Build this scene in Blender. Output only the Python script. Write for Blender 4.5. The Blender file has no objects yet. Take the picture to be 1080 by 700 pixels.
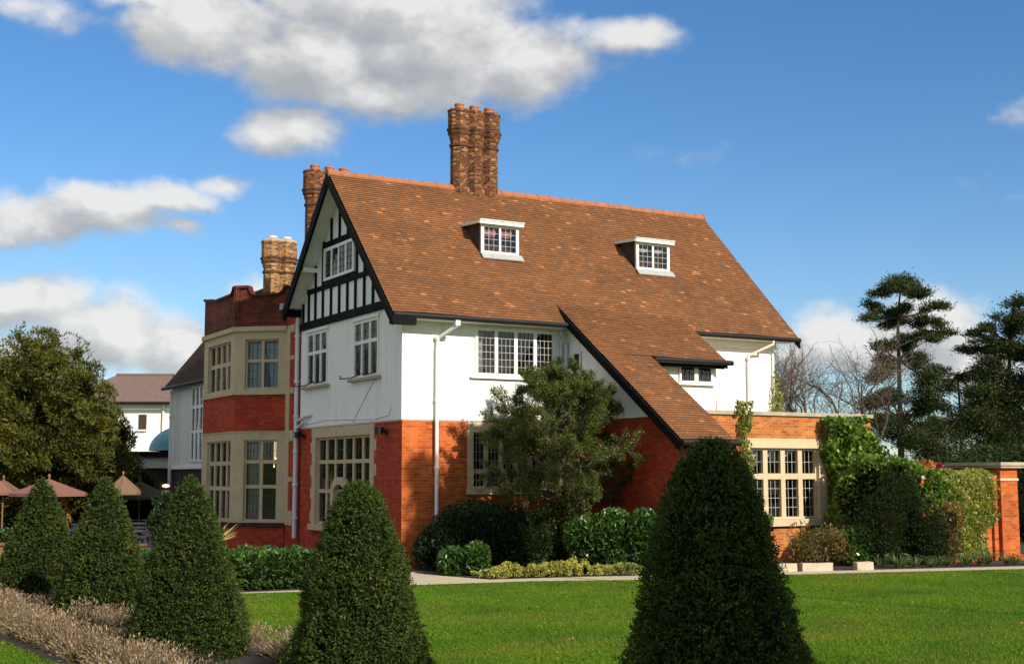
import bpy, bmesh, math, random
import numpy as np
from mathutils import Vector, Matrix
R = math.radians
SC = bpy.context.scene
COL = SC.collection
rng = np.random.default_rng(7)
random.seed(7)

# ------------------------------------------------------------------ camera
CAM = Vector((-10.6295, -22.8578, 1.75)); YAW = .5194; PITCH = .1094; ROLL = -.002; FPX = 1375.18
cd = bpy.data.cameras.new('camera'); cam = bpy.data.objects.new('camera', cd); COL.objects.link(cam)
fw = Vector((math.cos(PITCH)*math.sin(YAW), math.cos(PITCH)*math.cos(YAW), math.sin(PITCH)))
rt0 = Vector((math.cos(YAW), -math.sin(YAW), 0)); up0 = rt0.cross(fw)
rt = rt0*math.cos(ROLL)+up0*math.sin(ROLL); up = up0*math.cos(ROLL)-rt0*math.sin(ROLL)
m = Matrix((rt, up, -fw)).transposed().to_4x4(); m.translation = CAM
cam.matrix_world = m
cd.sensor_width = 36; cd.lens = FPX/1080*36; cd.clip_end = 3000; cd.clip_start = .1
SC.camera = cam

# ------------------------------------------------------------------ sun, sky, exposure
SUN_EL = R(29); SUN_AZ = R(168.5)            # azimuth from +Y towards +X
sdir = Vector((math.cos(SUN_EL)*math.sin(SUN_AZ), math.cos(SUN_EL)*math.cos(SUN_AZ), math.sin(SUN_EL)))
sl = bpy.data.lights.new('sun', 'SUN'); sl.energy = 4.3; sl.angle = R(.4); sl.color = (1, .93, .80)
so = bpy.data.objects.new('sun', sl); COL.objects.link(so)
so.rotation_euler = (-sdir).to_track_quat('-Z', 'Y').to_euler()
SC.view_settings.view_transform = 'Standard'; SC.view_settings.look = 'None'
SC.view_settings.exposure = .5; SC.view_settings.gamma = 1
try: SC.view_settings.use_curve_mapping = False
except Exception: pass
SC.cycles.max_bounces = 6; SC.cycles.transparent_max_bounces = 8

W = bpy.data.worlds.new('World'); SC.world = W; W.use_nodes = True
wt = W.node_tree; wt.nodes.clear()

class NT:
    """tiny node helper"""
    def __init__(s, t): s.t = t
    def n(s, typ, **k):
        nd = s.t.nodes.new(typ)
        for a, v in k.items(): setattr(nd, a, v)
        return nd
    def put(s, sock, v):
        if isinstance(v, bpy.types.NodeSocket): s.t.links.new(v, sock)
        else: sock.default_value = v
    def math(s, op, a, b=0., c=0., clamp=False):
        nd = s.n('ShaderNodeMath', operation=op, use_clamp=clamp)
        s.put(nd.inputs[0], a); s.put(nd.inputs[1], b); s.put(nd.inputs[2], c); return nd.outputs[0]
    def vmath(s, op, a, b=(0, 0, 0)):
        nd = s.n('ShaderNodeVectorMath', operation=op)
        s.put(nd.inputs[0], a); s.put(nd.inputs[1], b)
        return nd.outputs['Value'] if op in ('LENGTH', 'DOT_PRODUCT', 'DISTANCE') else nd.outputs[0]
    def noise(s, vec, scale, detail=4, rough=.55, lac=2., dist=0., col=False):
        nd = s.n('ShaderNodeTexNoise')
        if vec is not None: s.put(nd.inputs['Vector'], vec)
        s.put(nd.inputs['Scale'], scale); s.put(nd.inputs['Detail'], detail); s.put(nd.inputs['Roughness'], rough)
        s.put(nd.inputs['Lacunarity'], lac); s.put(nd.inputs['Distortion'], dist)
        return nd.outputs['Color' if col else 'Fac']
    def ramp(s, fac, stops, interp='LINEAR'):
        nd = s.n('ShaderNodeValToRGB'); nd.color_ramp.interpolation = interp
        e = nd.color_ramp.elements
        while len(e) < len(stops): e.new(.5)
        for i, (p, c) in enumerate(stops):
            e[i].position = p; e[i].color = (*c, 1) if len(c) == 3 else c
        s.put(nd.inputs[0], fac); return nd.outputs[0]
    def mix(s, fac, a, b, mode='MIX'):
        nd = s.n('ShaderNodeMix', data_type='RGBA', blend_type=mode)
        s.put(nd.inputs[0], fac)
        s.put(nd.inputs[6], (*a, 1) if isinstance(a, tuple) and len(a) == 3 else a)
        s.put(nd.inputs[7], (*b, 1) if isinstance(b, tuple) and len(b) == 3 else b)
        return nd.outputs[2]
    def remap(s, v, a, b, c=0., d=1., smooth=False):
        nd = s.n('ShaderNodeMapRange')
        if smooth: nd.interpolation_type = 'SMOOTHSTEP'
        s.put(nd.inputs[0], v)
        for i, x in enumerate((a, b, c, d)): s.put(nd.inputs[1+i], x)
        return nd.outputs[0]

def pray(px, py):
    return (fw*FPX + rt*(px-540) - up*(py-350))
def at(px, py, d):
    """the point at depth d metres seen in that direction"""
    return CAM + pray(px, py)/FPX*d
def on(px, py, n, c):
    r = pray(px, py); n = Vector(n); return CAM + r*((c-n.dot(CAM))/n.dot(r))
def azel(px, py):
    r = pray(px, py).normalized(); return math.atan2(r.x, r.y), math.asin(r.z)

t = NT(wt)
sky = t.n('ShaderNodeTexSky', sky_type='NISHITA'); sky.sun_disc = False
sky.sun_elevation = SUN_EL; sky.sun_rotation = SUN_AZ
sky.air_density = 1.0; sky.dust_density = .1; sky.ozone_density = 2.2
g = t.n('ShaderNodeTexCoord').outputs['Generated']
sx = t.n('ShaderNodeSeparateXYZ'); t.put(sx.inputs[0], g)
az = t.math('ARCTAN2', sx.outputs[0], sx.outputs[1]); el = t.math('ARCSINE', sx.outputs[2])
cv = t.n('ShaderNodeCombineXYZ'); t.put(cv.inputs[0], az); t.put(cv.inputs[1], el)
V = cv.outputs[0]
wn = t.noise(V, 14, 4, .55, col=True)
wv = t.vmath('MULTIPLY', t.vmath('SUBTRACT', wn, (.5, .5, .5)), (.055, .040, 0))
VW = t.vmath('ADD', V, wv)
BLOBS = [  # px, py, rx, ry, strength
    (225, 35, 95, 55, 1), (330, 62, 120, 62, 1.15), (455, 48, 140, 75, 1.2), (560, 62, 95, 58, 1.1), (650, 36, 85, 24, .55), (700, 26, 40, 12, .25),
    (300, 138, 62, 30, .85), (400, 5, 190, 45, 1.1), (400, 100, 120, 38, .9),
    (30, 238, 85, 34, 1), (110, 220, 75, 32, 1), (180, 208, 60, 22, .9), (235, 198, 45, 12, .65), (185, 240, 26, 12, .5),
    (25, 320, 80, 42, 1.1), (110, 355, 95, 48, 1.1), (185, 365, 60, 45, 1), (20, 385, 90, 40, 1), (265, 296, 26, 18, .6),
    (885, 350, 62, 32, 1), (985, 345, 62, 52, 1.15), (935, 362, 95, 42, 1), (1040, 385, 60, 35, .8), (850, 372, 50, 25, .8),
    (745, 160, 60, 14, .10), (1060, 212, 95, 30, .16), (1075, 134, 34, 16, .12), (20, 4, 80, 18, .45), (170, 3, 90, 12, .45), (590, 128, 18, 10, .2),
    (-190, 110, 90, 40, .9), (-190, 300, 110, 60, 1), (1200, 120, 120, 45, .8), (1260, 320, 120, 60, 1)]
def blobfield(vec):
    out = None
    for (px, py, rx, ry, s) in BLOBS:
        a, e = azel(px, py)
        sub = t.vmath('SUBTRACT', vec, (a, e, 0))
        sc_ = t.vmath('MULTIPLY', sub, (FPX/rx, FPX/ry, 0))
        ln = t.vmath('LENGTH', sc_)
        f = t.math('MULTIPLY_ADD', ln, -s, s if s > .3 else s-.17)
        out = f if out is None else t.math('MAXIMUM', out, f)
    return out
F = blobfield(VW)
VN = t.vmath('MULTIPLY', V, (1, 1.5, 1))
n1 = t.noise(VN, 15, 9, .57)
n2 = t.noise(t.vmath('ADD', VN, (.018, .020, 0)), 15, 9, .57)
dens = t.math('ADD', F, t.math('MULTIPLY', t.math('SUBTRACT', n1, .50), 1.25))
alpha = t.remap(dens, -.08, .52, 0, 1, True)
relief = t.math('MULTIPLY', t.math('SUBTRACT', n1, n2), 2.0)
F2 = blobfield(t.vmath('ADD', VW, (.012, .020, 0)))
edge = t.math('MULTIPLY', t.math('SUBTRACT', F, F2), .9)
lit = t.math('ADD', t.math('ADD', relief, edge), .50, clamp=True)
ccol = t.ramp(lit, [(0, (.31, .315, .325)), (.40, (.385, .387, .388)), (.62, (.46, .457, .448)), (1, (.61, .60, .58))])
skyb = t.vmath('MULTIPLY', sky.outputs[0], t.mix(t.remap(el, .02, .34, 0, 1, True), (.066, .079, .092), (.043, .071, .094)))
alpha2 = t.math('MULTIPLY', alpha, .93)
bgc = t.mix(alpha2, skyb, ccol)
# broken cloud added over the unseen sky for whiter, stronger fill light
away = t.remap(t.vmath('DOT_PRODUCT', g, tuple(fw)), .90, .78, 0, 1, True)
n3 = t.noise(g, 3.2, 6, .55)
cover = t.math('MULTIPLY', t.math('MULTIPLY', t.remap(n3, .40, .56, 0, .92, True), away), t.remap(sx.outputs[2], -.02, .05))
bgc = t.mix(cover, bgc, (.60, .59, .57))
bg = t.n('ShaderNodeBackground'); t.put(bg.inputs[0], bgc); bg.inputs[1].default_value = 1.0
wo = t.n('ShaderNodeOutputWorld'); wt.links.new(bg.outputs[0], wo.inputs[0])

# ------------------------------------------------------------------ materials
MATS = {}
def newmat(name):
    mt = bpy.data.materials.new(name); mt.use_nodes = True; nt = mt.node_tree; nt.nodes.clear()
    h = NT(nt); b = h.n('ShaderNodeBsdfPrincipled'); o = h.n('ShaderNodeOutputMaterial')
    nt.links.new(b.outputs[0], o.inputs[0]); MATS[name] = mt
    return mt, h, b, o
def simple(name, col, rough=.6, var=.12, scale=6, bump=.0, metal=0, spec=.5, bscale=40):
    mt, h, b, o = newmat(name)
    tc = h.n('ShaderNodeTexCoord').outputs['Object']
    n = h.noise(tc, scale, 5, .6)
    c = h.mix(n, tuple(max(0, x*(1-var*2)) for x in col), tuple(min(1, x*(1+var*1.2)) for x in col))
    h.put(b.inputs['Base Color'], c); b.inputs['Roughness'].default_value = rough
    b.inputs['Metallic'].default_value = metal; b.inputs['Specular IOR Level'].default_value = spec
    if bump:
        bp = h.n('ShaderNodeBump'); bp.inputs['Strength'].default_value = bump; bp.inputs['Distance'].default_value = .02
        h.put(bp.inputs['Height'], h.noise(tc, bscale, 4, .6)); h.put(b.inputs['Normal'], bp.outputs[0])
    return mt
def brick(name, stops, mortar, w=.165, hgt=.058, ms=.005, stain=.35, rough=.85):
    mt, h, b, o = newmat(name)
    uv = h.n('ShaderNodeUVMap').outputs[0]
    tc = h.n('ShaderNodeTexCoord').outputs['Object']
    bt = h.n('ShaderNodeTexBrick'); bt.offset = .5
    h.put(bt.inputs['Vector'], uv)
    bt.inputs['Color1'].default_value = (0, 0, 0, 1); bt.inputs['Color2'].default_value = (1, 1, 1, 1); bt.inputs['Mortar'].default_value = (.5, .5, .5, 1)
    for k, v in (('Scale', 1), ('Mortar Size', ms), ('Mortar Smooth', .25), ('Bias', 0), ('Brick Width', w), ('Row Height', hgt)):
        bt.inputs[k].default_value = v
    c = h.ramp(bt.outputs[0], stops)
    c = h.mix(bt.outputs[1], c, mortar)
    n = h.noise(tc, 1.3, 6, .62); n3 = h.noise(tc, 30, 3, .6)
    c = h.mix(1., c, h.ramp(n, [(.3, (1-stain,)*3), (.65, (1.08,)*3)]), 'MULTIPLY')
    c = h.mix(1., c, h.ramp(n3, [(.25, (.8,)*3), (.7, (1.1,)*3)]), 'MULTIPLY')
    h.put(b.inputs['Base Color'], c); b.inputs['Roughness'].default_value = rough; b.inputs['Specular IOR Level'].default_value = .25
    bp = h.n('ShaderNodeBump'); bp.inputs['Strength'].default_value = .6; bp.inputs['Distance'].default_value = .006
    hh = h.math('ADD', h.math('MULTIPLY', bt.outputs[1], -1), h.math('MULTIPLY', n3, .6))
    h.put(bp.inputs['Height'], hh); h.put(b.inputs['Normal'], bp.outputs[0])
    return mt
M_brick = brick('orange_brick', [(0, (.34, .064, .012)), (.35, (.48, .092, .016)), (.7, (.53, .110, .020)), (1, (.58, .15, .034))], (.48, .19, .07))
M_brick2 = brick('annexe_brick', [(0, (.34, .09, .020)), (.4, (.47, .135, .026)), (.8, (.53, .17, .036)), (1, (.56, .22, .06))], (.50, .30, .14))
M_redbrick = brick('deep_red_brick', [(0, (.30, .030, .012)), (.4, (.42, .042, .015)), (.8, (.47, .052, .018)), (1, (.50, .075, .025))], (.32, .08, .04), stain=.25)
M_darkbrick = brick('dark_brick', [(0, (.035, .015, .012)), (.5, (.06, .022, .016)), (1, (.10, .035, .022))], (.05, .03, .025))  # near-black red brick for the bay sill course and wing base
M_parbrick = brick('parapet_brick', [(0, (.10, .022, .014)), (.5, (.17, .035, .02)), (1, (.24, .052, .028))], (.12, .05, .04), stain=.5)
M_chim = brick('chimney_brick', [(0, (.035, .012, .008)), (.35, (.095, .026, .012)), (.58, (.19, .048, .017)), (.76, (.27, .080, .025)), (.89, (.33, .14, .045)), (1, (.38, .21, .08))], (.17, .10, .05), w=.115, hgt=.046, ms=.007, stain=.4)
M_chimpale = brick('pale_chimney_brick', [(0, (.07, .025, .012)), (.3, (.26, .085, .028)), (.55, (.38, .17, .055)), (.8, (.44, .26, .09)), (1, (.48, .32, .14))], (.30, .21, .11), w=.115, hgt=.046, ms=.007, stain=.35)
M_corbel = brick('dark_corbel_brick', [(0, (.03, .014, .01)), (.5, (.10, .032, .016)), (1, (.20, .065, .028))], (.10, .06, .04), w=.10, hgt=.05, ms=.008)
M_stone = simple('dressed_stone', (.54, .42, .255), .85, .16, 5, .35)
M_stonelit = simple('sunlit_stone', (.56, .44, .27), .85, .14, 5, .35)  # the dressed stone again, lightened for the sunlit walls
M_coping = simple('coping_stone', (.40, .33, .24), .9, .25, 7, .4)

def render_mat():
    mt, h, b, o = newmat('white_render')
    tc = h.n('ShaderNodeTexCoord').outputs['Object']
    mp = h.n('ShaderNodeMapping'); h.put(mp.inputs[0], tc); mp.inputs['Scale'].default_value = (3, 3, .35)
    n = h.noise(mp.outputs[0], 2.2, 6, .65); n2 = h.noise(tc, 1.1, 4, .6)
    c = h.mix(h.remap(n, .5, .8), (.80, .79, .74), (.66, .64, .57))
    c = h.mix(h.remap(n2, .45, .75, 0, .35), c, (.70, .68, .62))
    h.put(b.inputs['Base Color'], c); b.inputs['Roughness'].default_value = .9; b.inputs['Specular IOR Level'].default_value = .2
    bp = h.n('ShaderNodeBump'); bp.inputs['Strength'].default_value = .5; bp.inputs['Distance'].default_value = .01
    h.put(bp.inputs['Height'], h.math('ADD', h.noise(tc, 45, 3, .6), h.math('MULTIPLY', h.noise(tc, 4, 3), 1.5))); h.put(b.inputs['Normal'], bp.outputs[0])
    return mt
M_render = render_mat()
M_white = simple('white_paint', (.80, .785, .72), .5, .05, 12, .1)
M_frame = simple('old_white_paint', (.76, .74, .67), .55, .10, 14, .15)
M_timber = simple('black_timber', (.007, .006, .006), .8, .3, 9, .3, spec=.12)
M_gutter = simple('black_gutter', (.012, .011, .011), .55, .2, 9, spec=.25)
M_pipe = simple('pale_grey_pipe', (.66, .66, .66), .45, .08, 9)
M_steel = simple('dull_steel', (.035, .035, .038), .5, .2, 9)
M_lead = simple('grey_lead', (.38, .38, .37), .5, .2, 12, .2)
M_cames = simple('sunlit_cames', (.42, .40, .36), .6, .15, 12)  # lead lightened as if in sun, for the sunlit windows
M_camesdk = simple('shaded_cames', (.05, .05, .05), .6, .15, 12)  # the same lead darkened as if in shade
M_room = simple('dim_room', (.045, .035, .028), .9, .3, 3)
M_curtain = simple('white_curtain', (.75, .74, .70), .9, .05, 6)
M_pink = simple('pink_blind', (.75, .30, .30), .9, .1, 6)
M_soil = simple('dark_soil', (.035, .024, .016), .95, .4, 8, .8, bscale=18)
M_wood = simple('brown_wood', (.20, .10, .045), .7, .25, 8, .3)
M_dkwood = simple('dark_wood', (.05, .026, .015), .7, .3, 8, .3)
M_pot = simple('terracotta', (.42, .15, .07), .85, .2, 14, .2)
M_cheek = simple('shaded_lead_cheek', (.05, .05, .058), .6, .2, 8, .2)  # lead with the shade of the unlit cheeks in its colour

def glass_mat(name, tint=.62):
    mt, h, b, o = newmat(name)
    nt = mt.node_tree; nt.nodes.remove(b)
    tr = h.n('ShaderNodeBsdfTransparent'); tr.inputs[0].default_value = (tint, tint, tint, 1)
    gl = h.n('ShaderNodeBsdfGlossy'); gl.inputs['Roughness'].default_value = .03; gl.inputs[0].default_value = (.9, .93, .95, 1)
    fr = h.n('ShaderNodeFresnel'); fr.inputs[0].default_value = 1.5
    fac = h.math('MULTIPLY_ADD', fr.outputs[0], 1.1, .02, clamp=True)
    mx = h.n('ShaderNodeMixShader'); h.put(mx.inputs[0], fac)
    nt.links.new(tr.outputs[0], mx.inputs[1]); nt.links.new(gl.outputs[0], mx.inputs[2]); nt.links.new(mx.outputs[0], o.inputs[0])
    tc = h.n('ShaderNodeTexCoord').outputs['Object']
    bp = h.n('ShaderNodeBump'); bp.inputs['Strength'].default_value = .25; bp.inputs['Distance'].default_value = .01
    h.put(bp.inputs['Height'], h.noise(tc, 7, 2)); h.put(gl.inputs['Normal'], bp.outputs[0])
    return mt
M_glass = glass_mat('window_glass')

def tile_mat(name, tone=1., orange=True):
    mt, h, b, o = newmat(name)
    uv = h.n('ShaderNodeUVMap').outputs[0]; tc = h.n('ShaderNodeTexCoord').outputs['Object']
    bt = h.n('ShaderNodeTexBrick'); bt.offset = .5; h.put(bt.inputs['Vector'], uv)
    bt.inputs['Color1'].default_value = (0, 0, 0, 1); bt.inputs['Color2'].default_value = (1, 1, 1, 1); bt.inputs['Mortar'].default_value = (.4, .4, .4, 1)
    for k, v in (('Scale', 1), ('Mortar Size', .0035), ('Mortar Smooth', .2), ('Bias', 0), ('Brick Width', .13), ('Row Height', .08)):
        bt.inputs[k].default_value = v
    k = tone
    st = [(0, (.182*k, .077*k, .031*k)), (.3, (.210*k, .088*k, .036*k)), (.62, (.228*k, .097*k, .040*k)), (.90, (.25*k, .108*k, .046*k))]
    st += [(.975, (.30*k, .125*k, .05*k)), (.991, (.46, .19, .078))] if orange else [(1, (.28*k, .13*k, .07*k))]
    c = h.ramp(bt.outputs[0], st)
    n = h.noise(tc, .9, 6, .65); n2 = h.noise(tc, 5, 5, .7); n4 = h.noise(tc, 60, 2, .6)
    c = h.mix(1., c, h.ramp(n, [(.3, (.78, .80, .80)), (.7, (1.12, 1.08, 1.02))]), 'MULTIPLY')
    c = h.mix(h.remap(n2, .60, .80, 0, .45), c, (.15, .12, .07))
    c = h.mix(1., c, h.ramp(n4, [(.2, (.75,)*3), (.8, (1.15,)*3)]), 'MULTIPLY')
    c = h.mix(h.math('MULTIPLY', bt.outputs[1], .75), c, (.03, .015, .01))
    h.put(b.inputs['Base Color'], c); b.inputs['Roughness'].default_value = .85; b.inputs['Specular IOR Level'].default_value = .25
    bp = h.n('ShaderNodeBump'); bp.inputs['Strength'].default_value = .5; bp.inputs['Distance'].default_value = .008
    h.put(bp.inputs['Height'], h.math('ADD', h.math('MULTIPLY', bt.outputs[0], .8), h.math('ADD', h.math('MULTIPLY', bt.outputs[1], -1), h.math('MULTIPLY', n4, .5))))
    h.put(b.inputs['Normal'], bp.outputs[0])
    return mt
M_tile = tile_mat('clay_tile'); M_tiledk = tile_mat('shaded_clay_tile', .30, False); M_tilepink = simple('faded_tile', (.17, .105, .085), .9, .2, 3, .2)
M_ridge = simple('orange_ridge_tile', (.36, .125, .05), .85, .22, 6, .3)

def leaf_mat(name, stops, trans=.25, rough=.5, spec=.35, patch=1.8):
    mt, h, b, o = newmat(name); nt = mt.node_tree
    ri = h.n('ShaderNodeNewGeometry').outputs['Random Per Island']
    c = h.ramp(ri, stops)
    tcn = h.n('ShaderNodeTexCoord').outputs['Object']
    c = h.mix(1., c, h.ramp(h.noise(tcn, patch, 4, .6), [(.28, (.66, .70, .72)), (.5, (1, 1, 1)), (.72, (1.38, 1.22, .95))]), 'MULTIPLY')
    h.put(b.inputs['Base Color'], c); b.inputs['Roughness'].default_value = rough; b.inputs['Specular IOR Level'].default_value = spec
    tl = h.n('ShaderNodeBsdfTranslucent'); h.put(tl.inputs[0], h.mix(1., c, (1.2, 1.3, .7), 'MULTIPLY'))
    mx = h.n('ShaderNodeMixShader'); mx.inputs[0].default_value = trans
    nt.links.new(b.outputs[0], mx.inputs[1]); nt.links.new(tl.outputs[0], mx.inputs[2]); nt.links.new(mx.outputs[0], o.inputs[0])
    return mt
def grn(a, b_, c, hi=None):
    s = [(0, a), (.45, b_), (.85, c)]
    if hi: s.append((1, hi))
    return s
L_topiary = leaf_mat('clipped_yew_leaf', grn((.018, .030, .008), (.036, .064, .013), (.074, .112, .022), (.155, .17, .035)), .2, .65, .12, 3.)
L_yew = leaf_mat('yew_leaf', grn((.024, .038, .009), (.060, .085, .015), (.13, .15, .028), (.26, .25, .07)), .3, .5, .25, 4.)
L_bigyew = leaf_mat('old_yew_leaf', grn((.032, .042, .009), (.08, .088, .016), (.13, .128, .024), (.19, .17, .035)), .25, .6, .15)
L_rhodo = leaf_mat('dark_glossy_leaf', grn((.010, .022, .007), (.018, .036, .010), (.03, .055, .014)), .12, .45, .25)
L_laurel = leaf_mat('laurel_leaf', grn((.025, .060, .012), (.045, .105, .020), (.08, .16, .03), (.14, .24, .05)), .25, .32, .5)
L_euony = leaf_mat('variegated_leaf', grn((.12, .15, .025), (.32, .32, .06), (.52, .49, .12), (.66, .60, .22)), .25)
L_ivy = leaf_mat('creeper_leaf', grn((.04, .085, .012), (.10, .19, .025), (.19, .29, .045), (.32, .38, .07)), .3)
L_ivywall = leaf_mat('variegated_ivy_leaf', grn((.12, .17, .03), (.27, .31, .07), (.42, .43, .13), (.52, .40, .12)), .3)
L_vine = leaf_mat('pale_vine_leaf', grn((.10, .15, .03), (.22, .26, .06), (.36, .36, .12)), .3)
L_shrub = leaf_mat('dark_shrub_leaf', grn((.011, .022, .008), (.022, .038, .012), (.042, .062, .018)), .15, .65, .12)
L_red = leaf_mat('red_leaf', grn((.10, .008, .012), (.22, .02, .03), (.34, .05, .06)), .35)
L_autumn = leaf_mat('autumn_leaf', grn((.09, .045, .02), (.19, .10, .04), (.30, .20, .06), (.34, .10, .04)), .3)
L_orange = leaf_mat('orange_leaf', grn((.25, .10, .02), (.42, .18, .04), (.5, .28, .07)), .3)
L_pine = leaf_mat('pine_needle', grn((.012, .022, .010), (.028, .042, .014), (.055, .070, .020), (.11, .115, .03)), .15, .6, .15, .8)
L_far = leaf_mat('far_green_leaf', grn((.02, .032, .012), (.04, .055, .02), (.06, .075, .03)), .2)
L_lav = leaf_mat('lavender_leaf', grn((.05, .045, .022), (.11, .095, .045), (.20, .165, .085)), .2, .8, .1)
L_lavhead = leaf_mat('lavender_seedhead', grn((.09, .055, .032), (.22, .15, .085), (.38, .28, .18), (.62, .50, .42)), .2, .9, .1)
L_strap = leaf_mat('strap_leaf', grn((.03, .06, .015), (.07, .12, .03), (.14, .19, .06)), .25)
L_yucca = leaf_mat('yellow_spiky_leaf', grn((.25, .22, .06), (.45, .38, .14), (.55, .48, .22)), .25)
def grass_leaf():
    mt = leaf_mat('grass_blade', GR, .3, .6, .12, .55); h = NT(mt.node_tree)
    tc = h.n('ShaderNodeTexCoord').outputs['Object']; mp = h.n('ShaderNodeMapping'); h.put(mp.inputs[0], tc); mp.inputs['Rotation'].default_value = (0, 0, YAW); mp.inputs['Scale'].default_value = (.45, 1.5, 1); a = h.noise(mp.outputs[0], .55, 6, .62)
    for nd in list(mt.node_tree.nodes):
        if nd.type == 'BSDF_PRINCIPLED':
            src = nd.inputs['Base Color'].links[0].from_socket
            h.put(nd.inputs['Base Color'], h.mix(h.remap(a, .48, .70, 0, .78), src, (.20, .175, .035)))
    return mt
GR_ = ('grass_blade', grn((.050, .118, .005), (.086, .182, .008), (.130, .222, .012), (.22, .24, .040)))
GR = GR_[1]
L_rose = leaf_mat('rose_leaf', [(0, (.05, .06, .015)), (.4, (.09, .10, .025)), (.65, (.16, .10, .035)), (.85, (.24, .13, .05)), (1, (.30, .20, .08))], .3)
L_grass = grass_leaf()
M_core = simple('shade_core', (.008, .010, .004), 1, .3, 8, spec=.0)  # near-black solid inside foliage, stands in for its inner shade
M_bark = simple('grey_brown_bark', (.11, .075, .05), .9, .3, 9, .6)
M_barkdk = simple('dark_bark', (.045, .033, .026), .9, .3, 9, .6)
M_barepale = simple('bare_branch', (.13, .092, .066), .9, .25, 6)

def lawn_mat():
    mt, h, b, o = newmat('mown_lawn')
    tc = h.n('ShaderNodeTexCoord').outputs['Object']
    a = h.noise(tc, .55, 5, .6); c2 = h.noise(tc, 3.5, 5, .65); d = h.noise(tc, 70, 3, .7)
    c = h.ramp(a, [(.3, (.058, .145, .006)), (.5, (.090, .185, .009)), (.7, (.145, .195, .014))])
    c = h.mix(h.remap(c2, .5, .8, 0, .6), c, (.20, .19, .03))
    c = h.mix(1., c, h.ramp(d, [(.25, (.55,)*3), (.75, (1.3,)*3)]), 'MULTIPLY')
    h.put(b.inputs['Base Color'], c); b.inputs['Roughness'].default_value = .9; b.inputs['Specular IOR Level'].default_value = .1
    bp = h.n('ShaderNodeBump'); bp.inputs['Strength'].default_value = .9; bp.inputs['Distance'].default_value = .03
    h.put(bp.inputs['Height'], h.noise(tc, 55, 4, .7)); h.put(b.inputs['Normal'], bp.outputs[0])
    return mt
M_lawn = lawn_mat()
M_gravel = simple('pale_gravel', (.60, .49, .34), .95, .35, 60, .8, bscale=90)
M_paving = simple('grey_paving', (.16, .14, .12), .9, .3, 4, .3)
M_kerb = simple('kerb_stone', (.50, .42, .30), .9, .2, 6, .4)

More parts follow.
